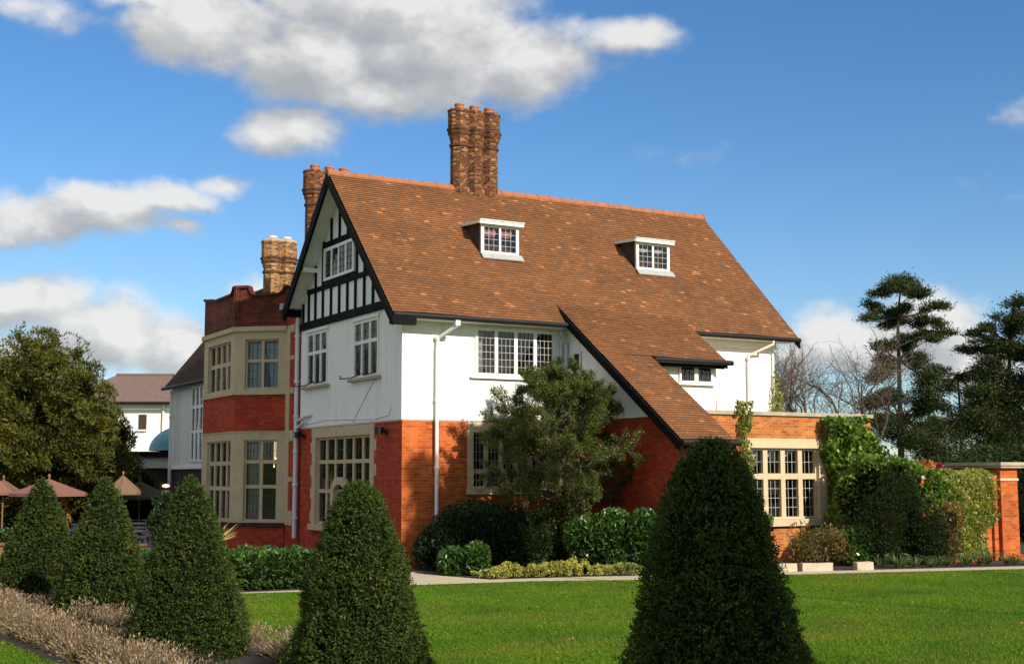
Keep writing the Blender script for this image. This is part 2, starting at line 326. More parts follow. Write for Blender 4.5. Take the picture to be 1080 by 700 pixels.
# ------------------------------------------------------------------ mesh building
class MB:
    def __init__(s): s.v = []; s.f = []; s.m = []
    def add(s, vs, fs, mi=0):
        b = len(s.v); s.v += [tuple(p) for p in vs]; s.f += [tuple(b+i for i in f) for f in fs]; s.m += [mi]*len(fs); return s
    def quad(s, a, b, c, d, mi=0): return s.add([a, b, c, d], [(0, 1, 2, 3)], mi)
    def hexa(s, p, mi=0):  # 8 points: bottom 4 ccw, top 4 ccw
        return s.add(p, [(3, 2, 1, 0), (4, 5, 6, 7), (0, 1, 5, 4), (1, 2, 6, 5), (2, 3, 7, 6), (3, 0, 4, 7)], mi)
    def box(s, x0, x1, y0, y1, z0, z1, mi=0):
        return s.hexa([(x0, y0, z0), (x1, y0, z0), (x1, y1, z0), (x0, y1, z0), (x0, y0, z1), (x1, y0, z1), (x1, y1, z1), (x0, y1, z1)], mi)
    def fbox(s, fr, u0, u1, v0, v1, w0, w1, mi=0):
        P = fr.pt
        return s.hexa([P(u0, v0, w1), P(u1, v0, w1), P(u1, v0, w0), P(u0, v0, w0), P(u0, v1, w1), P(u1, v1, w1), P(u1, v1, w0), P(u0, v1, w0)], mi)
    def fpoly(s, fr, pts, w0, w1, mi=0):
        n = len(pts)
        vs = [fr.pt(u, v, w1) for u, v in pts]+[fr.pt(u, v, w0) for u, v in pts]
        fs = [tuple(range(n)), tuple(range(2*n-1, n-1, -1))]+[(i, i+n, (i+1) % n+n, (i+1) % n) for i in range(n)]
        return s.add(vs, fs, mi)
    def tube(s, pts, radii, n=8, mi=0, caps=True):
        pts = [Vector(p) for p in pts]
        if not hasattr(radii, '__len__'): radii = [radii]*len(pts)
        vs = []; fs = []
        prev = None
        for i, p in enumerate(pts):
            d = (pts[min(i+1, len(pts)-1)]-pts[max(i-1, 0)])
            d = d.normalized() if d.length > 1e-9 else Vector((0, 0, 1))
            a = prev if prev is not None else (Vector((1, 0, 0)) if abs(d.x) < .8 else Vector((0, 1, 0)))
            a = (a-d*a.dot(d))
            a = a.normalized() if a.length > 1e-6 else d.orthogonal().normalized()
            prev = a; b = d.cross(a)
            for k in range(n):
                an = 2*math.pi*k/n; vs.append(p+(a*math.cos(an)+b*math.sin(an))*radii[i])
        for i in range(len(pts)-1):
            for k in range(n):
                fs.append((i*n+k, i*n+(k+1) % n, (i+1)*n+(k+1) % n, (i+1)*n+k))
        if caps:
            fs.append(tuple(range(n-1, -1, -1))); fs.append(tuple((len(pts)-1)*n+k for k in range(n)))
        return s.add(vs, fs, mi)
    def lathe(s, c, prof, n=16, mi=0, rot=0, sx=1, sy=1):
        vs = []; fs = []
        for (r, z) in prof:
            for k in range(n):
                a = rot+2*math.pi*k/n; vs.append((c[0]+r*sx*math.cos(a), c[1]+r*sy*math.sin(a), c[2]+z))
        for i in range(len(prof)-1):
            for k in range(n): fs.append((i*n+k, i*n+(k+1) % n, (i+1)*n+(k+1) % n, (i+1)*n+k))
        fs.append(tuple(range(n-1, -1, -1))); fs.append(tuple((len(prof)-1)*n+k for k in range(n)))
        return s.add(vs, fs, mi)
    def build(s, name, mats, parent=None, smooth=False, off=None):
        me = bpy.data.meshes.new(name)
        me.from_pydata(s.v, [], s.f); me.update()
        if not isinstance(mats, (list, tuple)): mats = [mats]
        for mm in mats: me.materials.append(mm)
        me.polygons.foreach_set('material_index', s.m)
        if smooth: me.polygons.foreach_set('use_smooth', [True]*len(s.f))
        uvl = me.uv_layers.new(name='UVMap'); data = uvl.data
        for p in me.polygons:
            n = p.normal
            if abs(n.z) > .98: tv = Vector((1, 0, 0)); bv = Vector((0, 1, 0))
            else:
                tv = Vector((-n.y, n.x, 0)).normalized(); bv = n.cross(tv)
                if abs(n.z) < .25: bv = Vector((0, 0, 1))
            for li in p.loop_indices:
                co = me.vertices[me.loops[li].vertex_index].co
                data[li].uv = (tv.dot(co), bv.dot(co))
        o = bpy.data.objects.new(name, me); COL.objects.link(o)
        if parent is not None: o.parent = parent
        return o

class Fr:
    def __init__(s, o, u, n): s.o = Vector(o); s.u = Vector(u).normalized(); s.n = Vector(n).normalized()
    def pt(s, u, v, w=0): return s.o+s.u*u+Vector((0, 0, v))+s.n*w

def tag(o, label=None, cat=None, group=None, kind=None):
    if label: o['label'] = label
    if cat: o['category'] = cat
    if group: o['group'] = group
    if kind: o['kind'] = kind
    return o
def empty(name, loc, label=None, cat=None, group=None):
    o = bpy.data.objects.new(name, None); COL.objects.link(o); o.location = loc; o.empty_display_size = .2
    return tag(o, label, cat, group)

def fast_mesh(name, verts, quads, mats, parent=None, mi=None, loc=None):
    """big numpy quad mesh"""
    me = bpy.data.meshes.new(name)
    nv = len(verts); nf = len(quads)
    me.vertices.add(nv); me.vertices.foreach_set('co', np.asarray(verts, np.float32).ravel())
    k = quads.shape[1]
    me.loops.add(nf*k); me.loops.foreach_set('vertex_index', np.asarray(quads, np.int32).ravel())
    me.polygons.add(nf); me.polygons.foreach_set('loop_start', np.arange(0, nf*k, k, dtype=np.int32))
    try: me.polygons.foreach_set('loop_total', np.full(nf, k, np.int32))
    except Exception: pass
    if not isinstance(mats, (list, tuple)): mats = [mats]
    for mm in mats: me.materials.append(mm)
    if mi is not None: me.polygons.foreach_set('material_index', np.asarray(mi, np.int32))
    me.update(calc_edges=True); me.validate()
    o = bpy.data.objects.new(name, me); COL.objects.link(o)
    if parent is not None: o.parent = parent
    if loc is not None: o.location = loc
    return o

def unit(a): return a/(np.linalg.norm(a, axis=1, keepdims=True)+1e-9)
def leafquads(P, A, L, Wd, flat=None):
    """diamond leaves at P along A; L length, Wd width (arrays)"""
    n = len(P)
    A = unit(A)
    if flat is None: flat = rng.normal(size=(n, 3))
    B = unit(np.cross(A, flat))
    L = np.broadcast_to(np.asarray(L, float), (n,))[:, None]; Wd = np.broadcast_to(np.asarray(Wd, float), (n,))[:, None]
    Nn = np.cross(A, B)
    v = np.empty((n, 4, 3))
    v[:, 0] = P-A*L*.5; v[:, 2] = P+A*L*.5
    mid = P-A*L*.05+Nn*Wd*.18
    v[:, 1] = mid+B*Wd*.5; v[:, 3] = mid-B*Wd*.5
    q = np.arange(n*4).reshape(n, 4)
    return v.reshape(-1, 3), q
def join(parts):
    vs = []; qs = []; ms = []; b = 0
    for v, q, mi in parts:
        vs.append(v); qs.append(q+b); ms.append(np.full(len(q), mi)); b += len(v)
    return np.vstack(vs), np.vstack(qs), np.concatenate(ms)
def rdir(n): return unit(rng.normal(size=(n, 3)))
def fbm3(P, f, seed=0):
    """cheap smooth pseudo-noise in [-1,1]"""
    r = np.random.default_rng(seed); out = np.zeros(len(P))
    amp = 1.; tot = 0
    for o in range(3):
        for _ in range(3):
            k = r.normal(size=3)*f*(1.9**o); ph = r.uniform(0, 6.28)
            out += amp*np.sin(P@k+ph); tot += amp
        amp *= .6
    return out/tot*1.8
def tube_np(paths, n=5):
    """paths: list of (pts Nx3, radii N) -> verts, quads"""
    vs = []; qs = []; b = 0
    an = np.arange(n)*2*np.pi/n; ca = np.cos(an)[None, :, None]; sa = np.sin(an)[None, :, None]
    for pts, rad in paths:
        pts = np.asarray(pts, float); rad = np.asarray(rad, float); k = len(pts)
        d = np.gradient(pts, axis=0); d = unit(d)
        ref = np.array([1., 0, 0]) if abs(d[0][0]) < .8 else np.array([0, 1., 0])
        a = unit(np.cross(d, ref)); c = np.cross(d, a)
        ring = pts[:, None, :]+(a[:, None, :]*ca+c[:, None, :]*sa)*rad[:, None, None]
        vs.append(ring.reshape(-1, 3))
        i = np.arange(k-1)[:, None]; j = np.arange(n)[None, :]
        q = np.stack([b+i*n+j, b+i*n+(j+1) % n, b+(i+1)*n+(j+1) % n, b+(i+1)*n+j], -1).reshape(-1, 4)
        qs.append(q); b += k*n
    return np.vstack(vs), np.vstack(qs)

def limb(p, d, L, bend=.15, up_=.0, k=6, r=None):
    """wandering polyline"""
    r = r or rng
    pts = [np.array(p, float)]; d = np.array(d, float); d /= np.linalg.norm(d)
    for i in range(k-1):
        d = d+r.normal(size=3)*bend; d[2] += up_; d /= np.linalg.norm(d)
        pts.append(pts[-1]+d*L/(k-1))
    return np.array(pts), d
exec_parts = []

# ------------------------------------------------------------------ the ground
def sheet(name, poly, z, mat_, kind='structure', skirt=0):
    b = MB(); n = len(poly)
    vs = [(x, y, z) for x, y in poly]
    b.add(vs, [tuple(range(n))])
    if skirt:
        vs2 = [(x, y, z-skirt) for x, y in poly]
        b.add(vs+vs2, [(i, i+n, (i+1) % n+n, (i+1) % n) for i in range(n)])
    o = b.build(name, mat_); tag(o, kind=kind); return o
sheet('lawn', [(-400, -400), (400, -400), (400, 400), (-400, 400)], 0, M_lawn)
path_front = [(-5.6, -3.42), (-4.3, -3.70), (-3.3, -3.93), (-1.41, -3.68), (.53, -3.98), (2.1, -4.62), (5.1, -5.08), (9.8, -6.28), (18, -8.6)]
path_back = [(18, -8.0), (10.43, -5.78), (5.6, -4.58), (3.3, -4.05), (1.8, -3.62), (.1, -3.32), (-.2, -2.2), (-.3, -.6), (-2.6, -.6), (-2.9, -3.6), (-4.3, -3.50), (-5.6, -3.24)]
sheet('path', path_front+path_back, .008, M_gravel, skirt=.0)
bed = [(-.3, -.6), (-.2, -2.2), (.1, -3.32), (1.8, -3.62), (3.3, -4.05), (5.6, -4.58), (10.43, -5.78), (18, -8.0), (18, 6), (-.3, 6)]
sheet('flower_bed', bed, .004, M_soil)
sheet('hedge_bed', [(-5.6, -3.24), (-4.3, -3.50), (-2.9, -3.6), (-2.6, -.6), (-.3, -.6), (-.3, 6), (-5.6, 6)], .004, M_soil)
sheet('terrace', [(-30, -1.5), (-5.6, -1.5), (-5.6, 6), (-.3, 6), (6, 45), (60, 140), (-30, 140)], .006, M_paving)
LAVBED = [(-8.55, -1.9), (-7.9, -1.7), (-6.5, -2.2), (-5.85, -9.5), (-5.7, -12), (-6.1, -16), (-7.3, -16), (-8.1, -10.5), (-8.2, -9.0), (-8.45, -6.2)]
sheet('lavender_bed', LAVBED, .004, M_soil)

# ------------------------------------------------------------------ the house
HOUSE = empty('country_house', (0, 0, 0), 'large country house with white and brick walls, black timbered gable and brown tiled roof', 'house')
XU, YU = (1, 0, 0), (0, 1, 0)
HB, HE, OV, WM, HR, L = 2.835, 4.845, .404, 3.011, 8.245, 9.333
FF = Fr((0, 0, 0), XU, (0, -1, 0)); GF = Fr((0, 0, 0), YU, (-1, 0, 0))

def wall(b, fr, U0, U1, V0, V1, holes, depth=.14, mi=0, w=0.):
    us = sorted({U0, U1, *[h[0] for h in holes], *[h[1] for h in holes]}); vs = sorted({V0, V1, *[h[2] for h in holes], *[h[3] for h in holes]})
    flip = fr.u.cross(Vector((0, 0, 1))).dot(fr.n) < 0
    def q(pts):
        b.quad(*(pts[::-1] if flip else pts), mi)
    for i in range(len(us)-1):
        for j in range(len(vs)-1):
            cu, cvv = (us[i]+us[i+1])/2, (vs[j]+vs[j+1])/2
            if any(h[0] < cu < h[1] and h[2] < cvv < h[3] for h in holes): continue
            q([fr.pt(us[i], vs[j], w), fr.pt(us[i+1], vs[j], w), fr.pt(us[i+1], vs[j+1], w), fr.pt(us[i], vs[j+1], w)])
    for (a, c, d, e) in holes:
        P = lambda u, v, ww: fr.pt(u, v, ww)
        q([P(a, d, w), P(a, e, w), P(a, e, w-depth), P(a, d, w-depth)]); q([P(c, e, w), P(c, d, w), P(c, d, w-depth), P(c, e, w-depth)])
        q([P(c, d, w), P(a, d, w), P(a, d, w-depth), P(c, d, w-depth)]); q([P(a, e, w), P(c, e, w), P(c, e, w-depth), P(a, e, w-depth)])

def window(fr, u0, u1, v0, v1, nu, trans=(), fw_=.05, mw=.05, back=.08, th=.06, mat_=None, came=M_camesdk, grid=(3, 4), parent=HOUSE, sill=None, room=.45, curtain=None, cw=.006, ends=None, blind=None, label=None):
    cw = .0045
    """frame with lights; w measured outward from the wall face, frame face at -back"""
    mat_ = mat_ or M_frame
    f = MB(); g_ = MB(); c = MB()
    wf, wb = -back, -back-th
    f.fbox(fr, u0, u1, v0, v0+fw_, wb, wf); f.fbox(fr, u0, u1, v1-fw_, v1, wb, wf)
    f.fbox(fr, u0, u0+fw_, v0+fw_, v1-fw_, wb, wf); f.fbox(fr, u1-fw_, u1, v0+fw_, v1-fw_, wb, wf)
    iu0, iu1 = u0+fw_, u1-fw_
    lw = (iu1-iu0-(nu-1)*mw)/nu
    lights_u = []
    for i in range(nu):
        a = iu0+i*(lw+mw); lights_u.append((a, a+lw))
        if i: f.fbox(fr, a-mw, a, v0+fw_, v1-fw_, wb, wf-.002)
    rows = [v0+fw_]+list(trans)+[v1-fw_]; lights = []
    for j in range(len(rows)-1):
        a = rows[j]+(mw/2 if j else 0); e = rows[j+1]-(mw/2 if j < len(rows)-2 else 0)
        for (x0, x1) in lights_u: lights.append((x0, x1, a, e, j))
        if j:
            for (x0, x1) in lights_u: f.fbox(fr, x0, x1, rows[j]-mw/2, rows[j]+mw/2, wb, wf-.004)
    wg = wb+th*.4
    for (x0, x1, a, e, j) in lights:
        t1, t2 = random.uniform(-.006, .006), random.uniform(-.006, .006)
        q4 = [fr.pt(x0, a, wg+t1), fr.pt(x1, a, wg+t2), fr.pt(x1, e, wg-t1), fr.pt(x0, e, wg-t2)]
        g_.quad(*(q4 if fr.u.cross(Vector((0, 0, 1))).dot(fr.n) > 0 else q4[::-1]))
        # opening casement sub frame
        nx, ny = grid; ny = max(2, round(ny*(e-a)/(rows[-1]-rows[0])*1.0)) if len(rows) > 2 else ny
        for k in range(1, nx):
            x = x0+(x1-x0)*k/nx; c.fbox(fr, x-cw, x+cw, a, e, wg+.008, wg+.016)
        for k in range(1, ny):
            y = a+(e-a)*k/ny; c.fbox(fr, x0, x1, y-cw, y+cw, wg+.009, wg+.017)
    o = f.build('window', mat_, parent); tag(o, label)
    g_.build('glass', M_glass, o); c.build('leaded_lattice', came, o)
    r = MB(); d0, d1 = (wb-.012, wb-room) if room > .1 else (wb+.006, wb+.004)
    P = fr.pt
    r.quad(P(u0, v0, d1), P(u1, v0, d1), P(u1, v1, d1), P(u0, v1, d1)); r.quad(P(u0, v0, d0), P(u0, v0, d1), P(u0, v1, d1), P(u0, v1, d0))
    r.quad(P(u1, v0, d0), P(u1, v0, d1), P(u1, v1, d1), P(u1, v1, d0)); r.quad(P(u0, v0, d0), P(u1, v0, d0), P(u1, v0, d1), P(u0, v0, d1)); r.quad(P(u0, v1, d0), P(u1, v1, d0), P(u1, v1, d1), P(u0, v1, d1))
    r.build('dark_room_backing', M_room, o)  # near-black backing stands in for the unlit room; flat plate in shallow frames
    if curtain:
        for (a, e, top, bot, taper) in curtain:
            cb = MB()
            n = 14; d = wb-.07
            for i in range(n):
                p = [a+(e-a)*i/n, a+(e-a)*(i+1)/n]; ww = [d+.018*math.sin(i*2.1), d+.018*math.sin((i+1)*2.1)]
                q = [a+(x-a)*taper for x in p] if taper > 0 else [e-(e-x)*(-taper) for x in p]
                cb.quad(fr.pt(q[0], bot, ww[0]), fr.pt(q[1], bot, ww[1]), fr.pt(p[1], top, ww[1]), fr.pt(p[0], top, ww[0]))
            cb.build('curtain', M_curtain, o)
    if blind:
        for (a, e, top, bot) in blind[1]:
            bb = MB()
            k = 8; pts = [(a, top), (a, bot+.03)]+[(a+(e-a)*i/k, bot-.012*math.sin(math.pi*i/k)*2) for i in range(1, k)]+[(e, bot+.03), (e, top)]
            bb.fpoly(fr, pts[::-1], wb-.035, wb-.03)
            bb.build('blind', blind[0], o)
    if sill:
        sb = MB(); sb.fbox(fr, u0-sill[0], u1+sill[0], v0-sill[1], v0-.002, -back-.02, sill[2]); sb.build('sill', sill[3], o)
    return o

# facade (sunlit)
b = MB(); wall(b, FF, 0, 3.72, 0, HB-.03, [(1.47, 3.33, 1.44, 2.68)]); wall(b, FF, 3.72, L, 0, 2.6, []); b.build('brick_wall', M_brick, HOUSE)
b = MB(); wall(b, FF, -.025, L, HB, 4.95, [(1.57, 3.43, 3.72, 4.69)], w=.025)
b.quad(FF.pt(-.025, HB, .025), FF.pt(L, HB, .025), FF.pt(L, HB-.03, 0), FF.pt(0, HB-.03, 0))
# gable wall
wall(b, GF, -.025, 5.45, HB, 5.05, [(3.80, 5.03, 3.74, 4.95), (1.07, 2.34, 3.74, 4.93)], w=.025)
b.quad(GF.pt(0, HB-.03, 0), GF.pt(5.45, HB-.03, 0), GF.pt(5.45, HB, .025), GF.pt(-.025, HB, .025))
def roofz(y): return HE+(y+.405)*.9953 if y < WM else HR-(y-WM)*1.032
gp = [(0, 5.05), (5.47, 5.05), (5.47, roofz(5.47)-.16), (WM, HR-.18), (.0, roofz(0)-.16)]
b.add([GF.pt(u, v, .02) for u, v in gp], [tuple(range(5))])
# far walls so that the house is closed
b.quad((L, 0, 0), (L, 6, 0), (L, 6, 4.9), (L, 0, 4.9)); b.add([(L, 0, 4.9), (L, 6, 4.9), (L, WM, HR-.15)], [(0, 1, 2)])
b.quad((0, 6.3, 0), (L, 6.3, 0), (L, 6.3, 5), (0, 6.3, 5))
b.build('rendered_wall', M_render, HOUSE)
b = MB(); wall(b, GF, 0, 5.5, 0, HB-.03, [(1.42, 4.58, .62, 2.66)], depth=.2); b.build('brick_wall', M_redbrick, HOUSE)
b = MB(); wall(b, GF, 5.45, 6.52, 0, 6.05, []); b.fbox(GF, 5.45, 6.4, 6.05, 6.12, -.2, .03, 0)
b.build('brick_wall', M_redbrick, HOUSE)
b = MB()
for z0, z1 in ((.62, .95), (1.62, 1.72), (2.55, 2.8), (3.66, 3.80), (4.45, 4.55), (5.1, 5.27)):
    b.fbox(GF, 5.95, 6.46, z0, z1, -.1, .012)
b.fbox(GF, 6.22, 6.47, .62, 5.2, -.1, .018)
b.build('quoin', M_stone, HOUSE)

# facade windows
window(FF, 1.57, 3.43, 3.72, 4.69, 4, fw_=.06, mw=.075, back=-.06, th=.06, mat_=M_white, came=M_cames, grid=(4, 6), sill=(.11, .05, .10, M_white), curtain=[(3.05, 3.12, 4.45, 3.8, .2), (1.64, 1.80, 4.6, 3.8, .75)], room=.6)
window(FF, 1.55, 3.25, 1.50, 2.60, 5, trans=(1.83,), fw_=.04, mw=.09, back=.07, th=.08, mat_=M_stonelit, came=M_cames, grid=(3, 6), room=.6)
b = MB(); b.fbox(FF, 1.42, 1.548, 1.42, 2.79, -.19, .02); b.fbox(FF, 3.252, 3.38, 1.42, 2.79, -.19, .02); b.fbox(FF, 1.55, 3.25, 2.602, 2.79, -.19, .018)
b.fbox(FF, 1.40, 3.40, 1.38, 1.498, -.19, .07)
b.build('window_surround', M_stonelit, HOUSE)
# gable windows
for (u0, u1, v0, v1) in ((3.80, 5.03, 3.74, 4.95), (1.07, 2.34, 3.74, 4.93)):
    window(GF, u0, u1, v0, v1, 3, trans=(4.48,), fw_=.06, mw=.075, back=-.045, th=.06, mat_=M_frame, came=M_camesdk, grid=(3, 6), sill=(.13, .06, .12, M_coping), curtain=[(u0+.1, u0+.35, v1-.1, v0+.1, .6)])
    h = MB(); h.fbox(GF, u0-.05, u1+.05, v1+.005, v1+.07, .0, .07); h.build('window_head', M_frame, HOUSE)
    s_ = MB(); s_.tube([GF.pt(u1+.26, v0+.09, .22), GF.pt(u1+.24, v0+.02, .24), GF.pt(u1-.1, v0+.02, .13), GF.pt(u1-.3, v0+.05, .1)], .013, 6); s_.build('casement_stay', M_gutter, HOUSE); s_ = MB(); s_.tube([GF.pt(u0+.55, v0+.08, .16), GF.pt(u0+.45, v0+.03, .15), GF.pt(u0+.1, v0+.06, .1)], .013, 6)
    s_.build('casement_stay', M_gutter, HOUSE)
# attic window in the gable (proud box frame)
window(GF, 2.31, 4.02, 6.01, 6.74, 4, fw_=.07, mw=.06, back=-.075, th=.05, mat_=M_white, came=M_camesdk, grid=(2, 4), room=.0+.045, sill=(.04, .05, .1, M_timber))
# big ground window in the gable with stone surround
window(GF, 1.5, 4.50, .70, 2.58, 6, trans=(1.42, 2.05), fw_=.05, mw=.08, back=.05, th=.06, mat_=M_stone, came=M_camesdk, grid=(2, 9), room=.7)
b = MB(); b.fbox(GF, 1.30, 1.498, .70, 2.58, -.19, .02); b.fbox(GF, 4.502, 4.70, .70, 2.58, -.19, .02); b.fbox(GF, 1.28, 4.72, 2.582, 2.79, -.19, .025)
b.fbox(GF, 1.26, 4.74, .57, .698, -.19, .09)
for k in range(4):
    b.fbox(GF, 4.702, 4.80, .75+k*.5, .98+k*.5, -.1, .012); b.fbox(GF, 1.20, 1.298, .75+k*.5, .98+k*.5, -.1, .012)
# arched niche stone in front of the middle lights
pts = [(2.62, .72), (2.62, 1.42)]+[(3.07-.45*math.cos(a*math.pi/12), 1.42+.30*math.sin(a*math.pi/12)) for a in range(1, 12)]+[(3.52, 1.42), (3.52, .72), (3.36, .72), (3.36, 1.38)]+[(3.07+.29*math.cos(a*math.pi/12), 1.38+.19*math.sin(a*math.pi/12)) for a in range(1, 12)]+[(2.78, 1.38), (2.78, .72)]
half = len(pts)
b.fpoly(GF, pts, -.06, .05)
b.build('window_surround', M_stone, HOUSE)

# timber framing of the gable
b = MB()
lz = lambda y, top: min(top, roofz(y)-.2)
def ybeam(z0, z1, w=.06):
    lo = max(0, z1-5.25-.0) if z1 > 5.3 else 0.02
    ya = max(.02, (z1+.2-HE)/.9953-.405); yb = min(5.45, WM+(HR-z1-.2)/1.032)
    b.fbox(GF, ya, yb, z0, z1, .0, w)
ybeam(5.05, 5.22, .075); ybeam(5.84, 5.945); ybeam(6.76, 6.885)
for y in (5.32, 4.977, 4.569, 4.12, 3.639, 3.171, 2.717, 2.28, 1.816, 1.365): b.fbox(GF, y-.038, y+.038, 5.222, min(5.838, roofz(y)-.2), .0, .055)
for y in (5.03, 4.57, 4.13, 2.22, 1.80): b.fbox(GF, y-.038, y+.038, 5.947, min(6.758, roofz(y)-.2), .0, .055)
for y in (4.10, 3.658, 3.187, 2.72): b.fbox(GF, y-.038, y+.038, 6.887, max(6.9, min(7.9, roofz(y)-.2)), .0, .055)
b.build('half_timbering', M_timber, HOUSE)

# catslide side wall, small window wall
SX = 3.72; CF = Fr((SX, 0, 0), (0, -1, 0), (-1, 0, 0))
def catz(y): return 5.188+.6858*(y+.062)
b = MB(); ye = (-4.02)
b.add([(SX, 0.02, HB), (SX, 0.02, catz(0)-.16), (SX, -3.3, catz(-3.3)-.16), (SX, -(.062+(5.188-HB-.16)/.6858), HB)], [(0, 1, 2, 3)])
b.quad((SX+.01, -1.36, 2.7), (6.58, -1.36, 2.7), (6.58, -1.36, 4.06), (SX+.01, -1.36, 4.06)); b.quad((6.58, -1.36, 2.7), (6.58, 0, 2.7), (6.58, 0, 5.0), (6.58, -1.36, 4.06))
b.build('rendered_wall', M_render, HOUSE)
yb = -(.062+(5.188-HB-.16)/.6858)
b = MB(); b.add([(SX+.02, 0.02, 0), (SX+.02, 0.02, HB-.004), (SX+.02, yb, HB-.004), (SX+.02, -3.95, catz(-3.95)-.16), (SX+.02, -3.95, 0)], [(0, 1, 2, 3, 4)])
b.quad((SX+.02, -3.95, 0), (4.5, -3.95, 0), (4.5, -3.95, 2.4), (SX+.02, -3.95, 2.4)); b.add([(4.5, -3.95, 0), (4.5, -1.3, 0), (4.5, -1.3, 4.1), (4.5, -3.95, 2.35)], [(0, 1, 2, 3)])
b.build('brick_wall', M_redbrick, HOUSE)
W2 = Fr((0, -1.36, 0), XU, (0, -1, 0))
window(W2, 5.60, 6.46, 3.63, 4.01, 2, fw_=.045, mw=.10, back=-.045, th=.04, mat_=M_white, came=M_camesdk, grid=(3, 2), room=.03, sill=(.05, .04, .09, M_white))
# tiny window and pipes on the shaded catslide side wall
window(CF, .33, .62, 3.85, 4.25, 1, fw_=.04, mw=.03, back=-.04, th=.035, mat_=M_frame, grid=(2, 2), room=.03)

# annexe
AF = Fr((0, -2, 0), XU, (0, -1, 0))
b = MB(); wall(b, AF, 4.52, 10.3, 0, 2.97, [(6.80, 8.86, .76, 2.38)], depth=.2)
b.quad((10.3, -2, 0), (10.3, 5, 0), (10.3, 5, 2.97), (10.3, -2, 2.97)); b.quad((4.52, -1.9, 2.93), (10.3, -1.9, 2.93), (10.3, 5, 2.93), (4.52, 5, 2.93))
b.build('brick_wall', M_brick2, HOUSE)
b = MB(); b.fbox(AF, 4.52, 10.34, 2.972, 3.05, -.35, .05); b.box(10.0, 10.34, -1.648, 5, 2.972, 3.05); b.build('coping', M_coping, HOUSE)
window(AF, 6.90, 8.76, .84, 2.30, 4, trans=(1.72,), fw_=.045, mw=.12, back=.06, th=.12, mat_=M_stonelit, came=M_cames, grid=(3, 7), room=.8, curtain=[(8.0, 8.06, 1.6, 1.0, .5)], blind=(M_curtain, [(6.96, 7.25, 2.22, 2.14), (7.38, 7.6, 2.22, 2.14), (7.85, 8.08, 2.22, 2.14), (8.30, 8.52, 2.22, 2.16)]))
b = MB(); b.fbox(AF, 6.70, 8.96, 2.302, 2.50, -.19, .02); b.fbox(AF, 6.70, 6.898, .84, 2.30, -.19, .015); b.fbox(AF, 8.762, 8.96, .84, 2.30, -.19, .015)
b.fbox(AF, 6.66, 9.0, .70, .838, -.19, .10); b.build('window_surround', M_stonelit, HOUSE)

# bay with stone windows
P0, P1, P2, P3 = Vector((0, 6.47, 0)), Vector((-.979, 7.325, 0)), Vector((-.979, 9.87, 0)), Vector((0, 10.72, 0))
cdv = (P1-P0).normalized()
BC = Fr(P0, cdv, (-.658, -.753, 0)); BF = Fr(P1, YU, (-1, 0, 0)); BL = Fr(P2, (P3-P2), (-.658, .753, 0))
LC, LF = (P1-P0).length, (P2-P1).length
def bay_ring(b, z0, z1, off=0., holesC=(), holesF=(), depth=.16, mi=0):
    wall(b, BC, -.02, LC+off*.4, z0, z1, list(holesC), depth, mi, off); wall(b, BF, -off*.4, LF+off*.4, z0, z1, list(holesF), depth, mi, off); wall(b, BL, -off*.4, LC, z0, z1, [], depth, mi, off)
    if off:
        for z, s_ in ((z0, 1), (z1, -1)):
            k = off*.41
            for fr, l in ((BC, LC), (BF, LF), (BL, LC)):
                b.quad(fr.pt(-k, z, 0-.02), fr.pt(l+k, z, -.02), fr.pt(l+k, z, off), fr.pt(-k, z, off), mi)
b = MB(); bay_ring(b, 0, .56, .05); b.build('bay_plinth', M_redbrick, HOUSE)
b = MB(); bay_ring(b, 2.79, 3.68); b.build('bay_brickwork', M_redbrick, HOUSE)
b = MB(); bay_ring(b, .56, .66, .085); b.build('bay_sill_course', M_darkbrick, HOUSE)
b = MB()
hc_l, hf_l = (.20, 1.03, .70, 2.59), (.22, 2.12, .70, 2.59)
hc_u, hf_u = (.20, 1.05, 3.80, 4.98), (.36, 2.20, 3.80, 4.98)
bay_ring(b, .66, 2.79, 0, [hc_l], [hf_l]); bay_ring(b, 2.775, 2.80, .02)
b.build('bay_stonework', M_stone, HOUSE); b = MB(); bay_ring(b, 3.72, 5.17, 0, [hc_u], [hf_u]); bay_ring(b, 3.66, 3.72, .05); bay_ring(b, 5.17, 5.28, .07)
b.build('bay_stonework', M_stone, HOUSE)
window(BC, *hc_u, 2, trans=(4.47,), fw_=.04, mw=.07, back=.06, th=.07, mat_=M_stone, grid=(3, 6), curtain=[(.26, .60, 4.9, 3.85, .62), (1.0, .66, 4.9, 3.85, .8)], room=.6)
window(BC, *hc_l, 2, trans=(1.50, 2.08), fw_=.04, mw=.08, back=.06, th=.07, mat_=M_stone, grid=(4, 9), curtain=[(.99, .68, 2.5, .75, .9)], room=.8)
window(BF, *hf_u, 4, trans=(4.45,), fw_=.04, mw=.10, back=.06, th=.07, mat_=M_stone, grid=(3, 6), room=.5)
window(BF, *hf_l, 4, trans=(1.45, 2.05), fw_=.04, mw=.10, back=.06, th=.07, mat_=M_stone, grid=(3, 9), room=.5)
LM0 = bpy.data.materials.new('warm_bulb'); LM0.use_nodes = True; bs_ = LM0.node_tree.nodes['Principled BSDF']; bs_.inputs['Emission Color'].default_value = (1, .72, .4, 1); bs_.inputs['Emission Strength'].default_value = 3
for u_, v_ in ((.40, 2.16), (.44, 1.97)):
    b = MB(); b.lathe(BC.pt(u_, v_, -.42), [(.004, -.022), (.02, -.012), (.022, .005), (.012, .02), (.006, .03)], 10); b.tube([BC.pt(u_, v_+.03, -.42), BC.pt(u_, 2.58, -.42)], .004, 5); b.build('hanging_bulb', LM0, HOUSE)
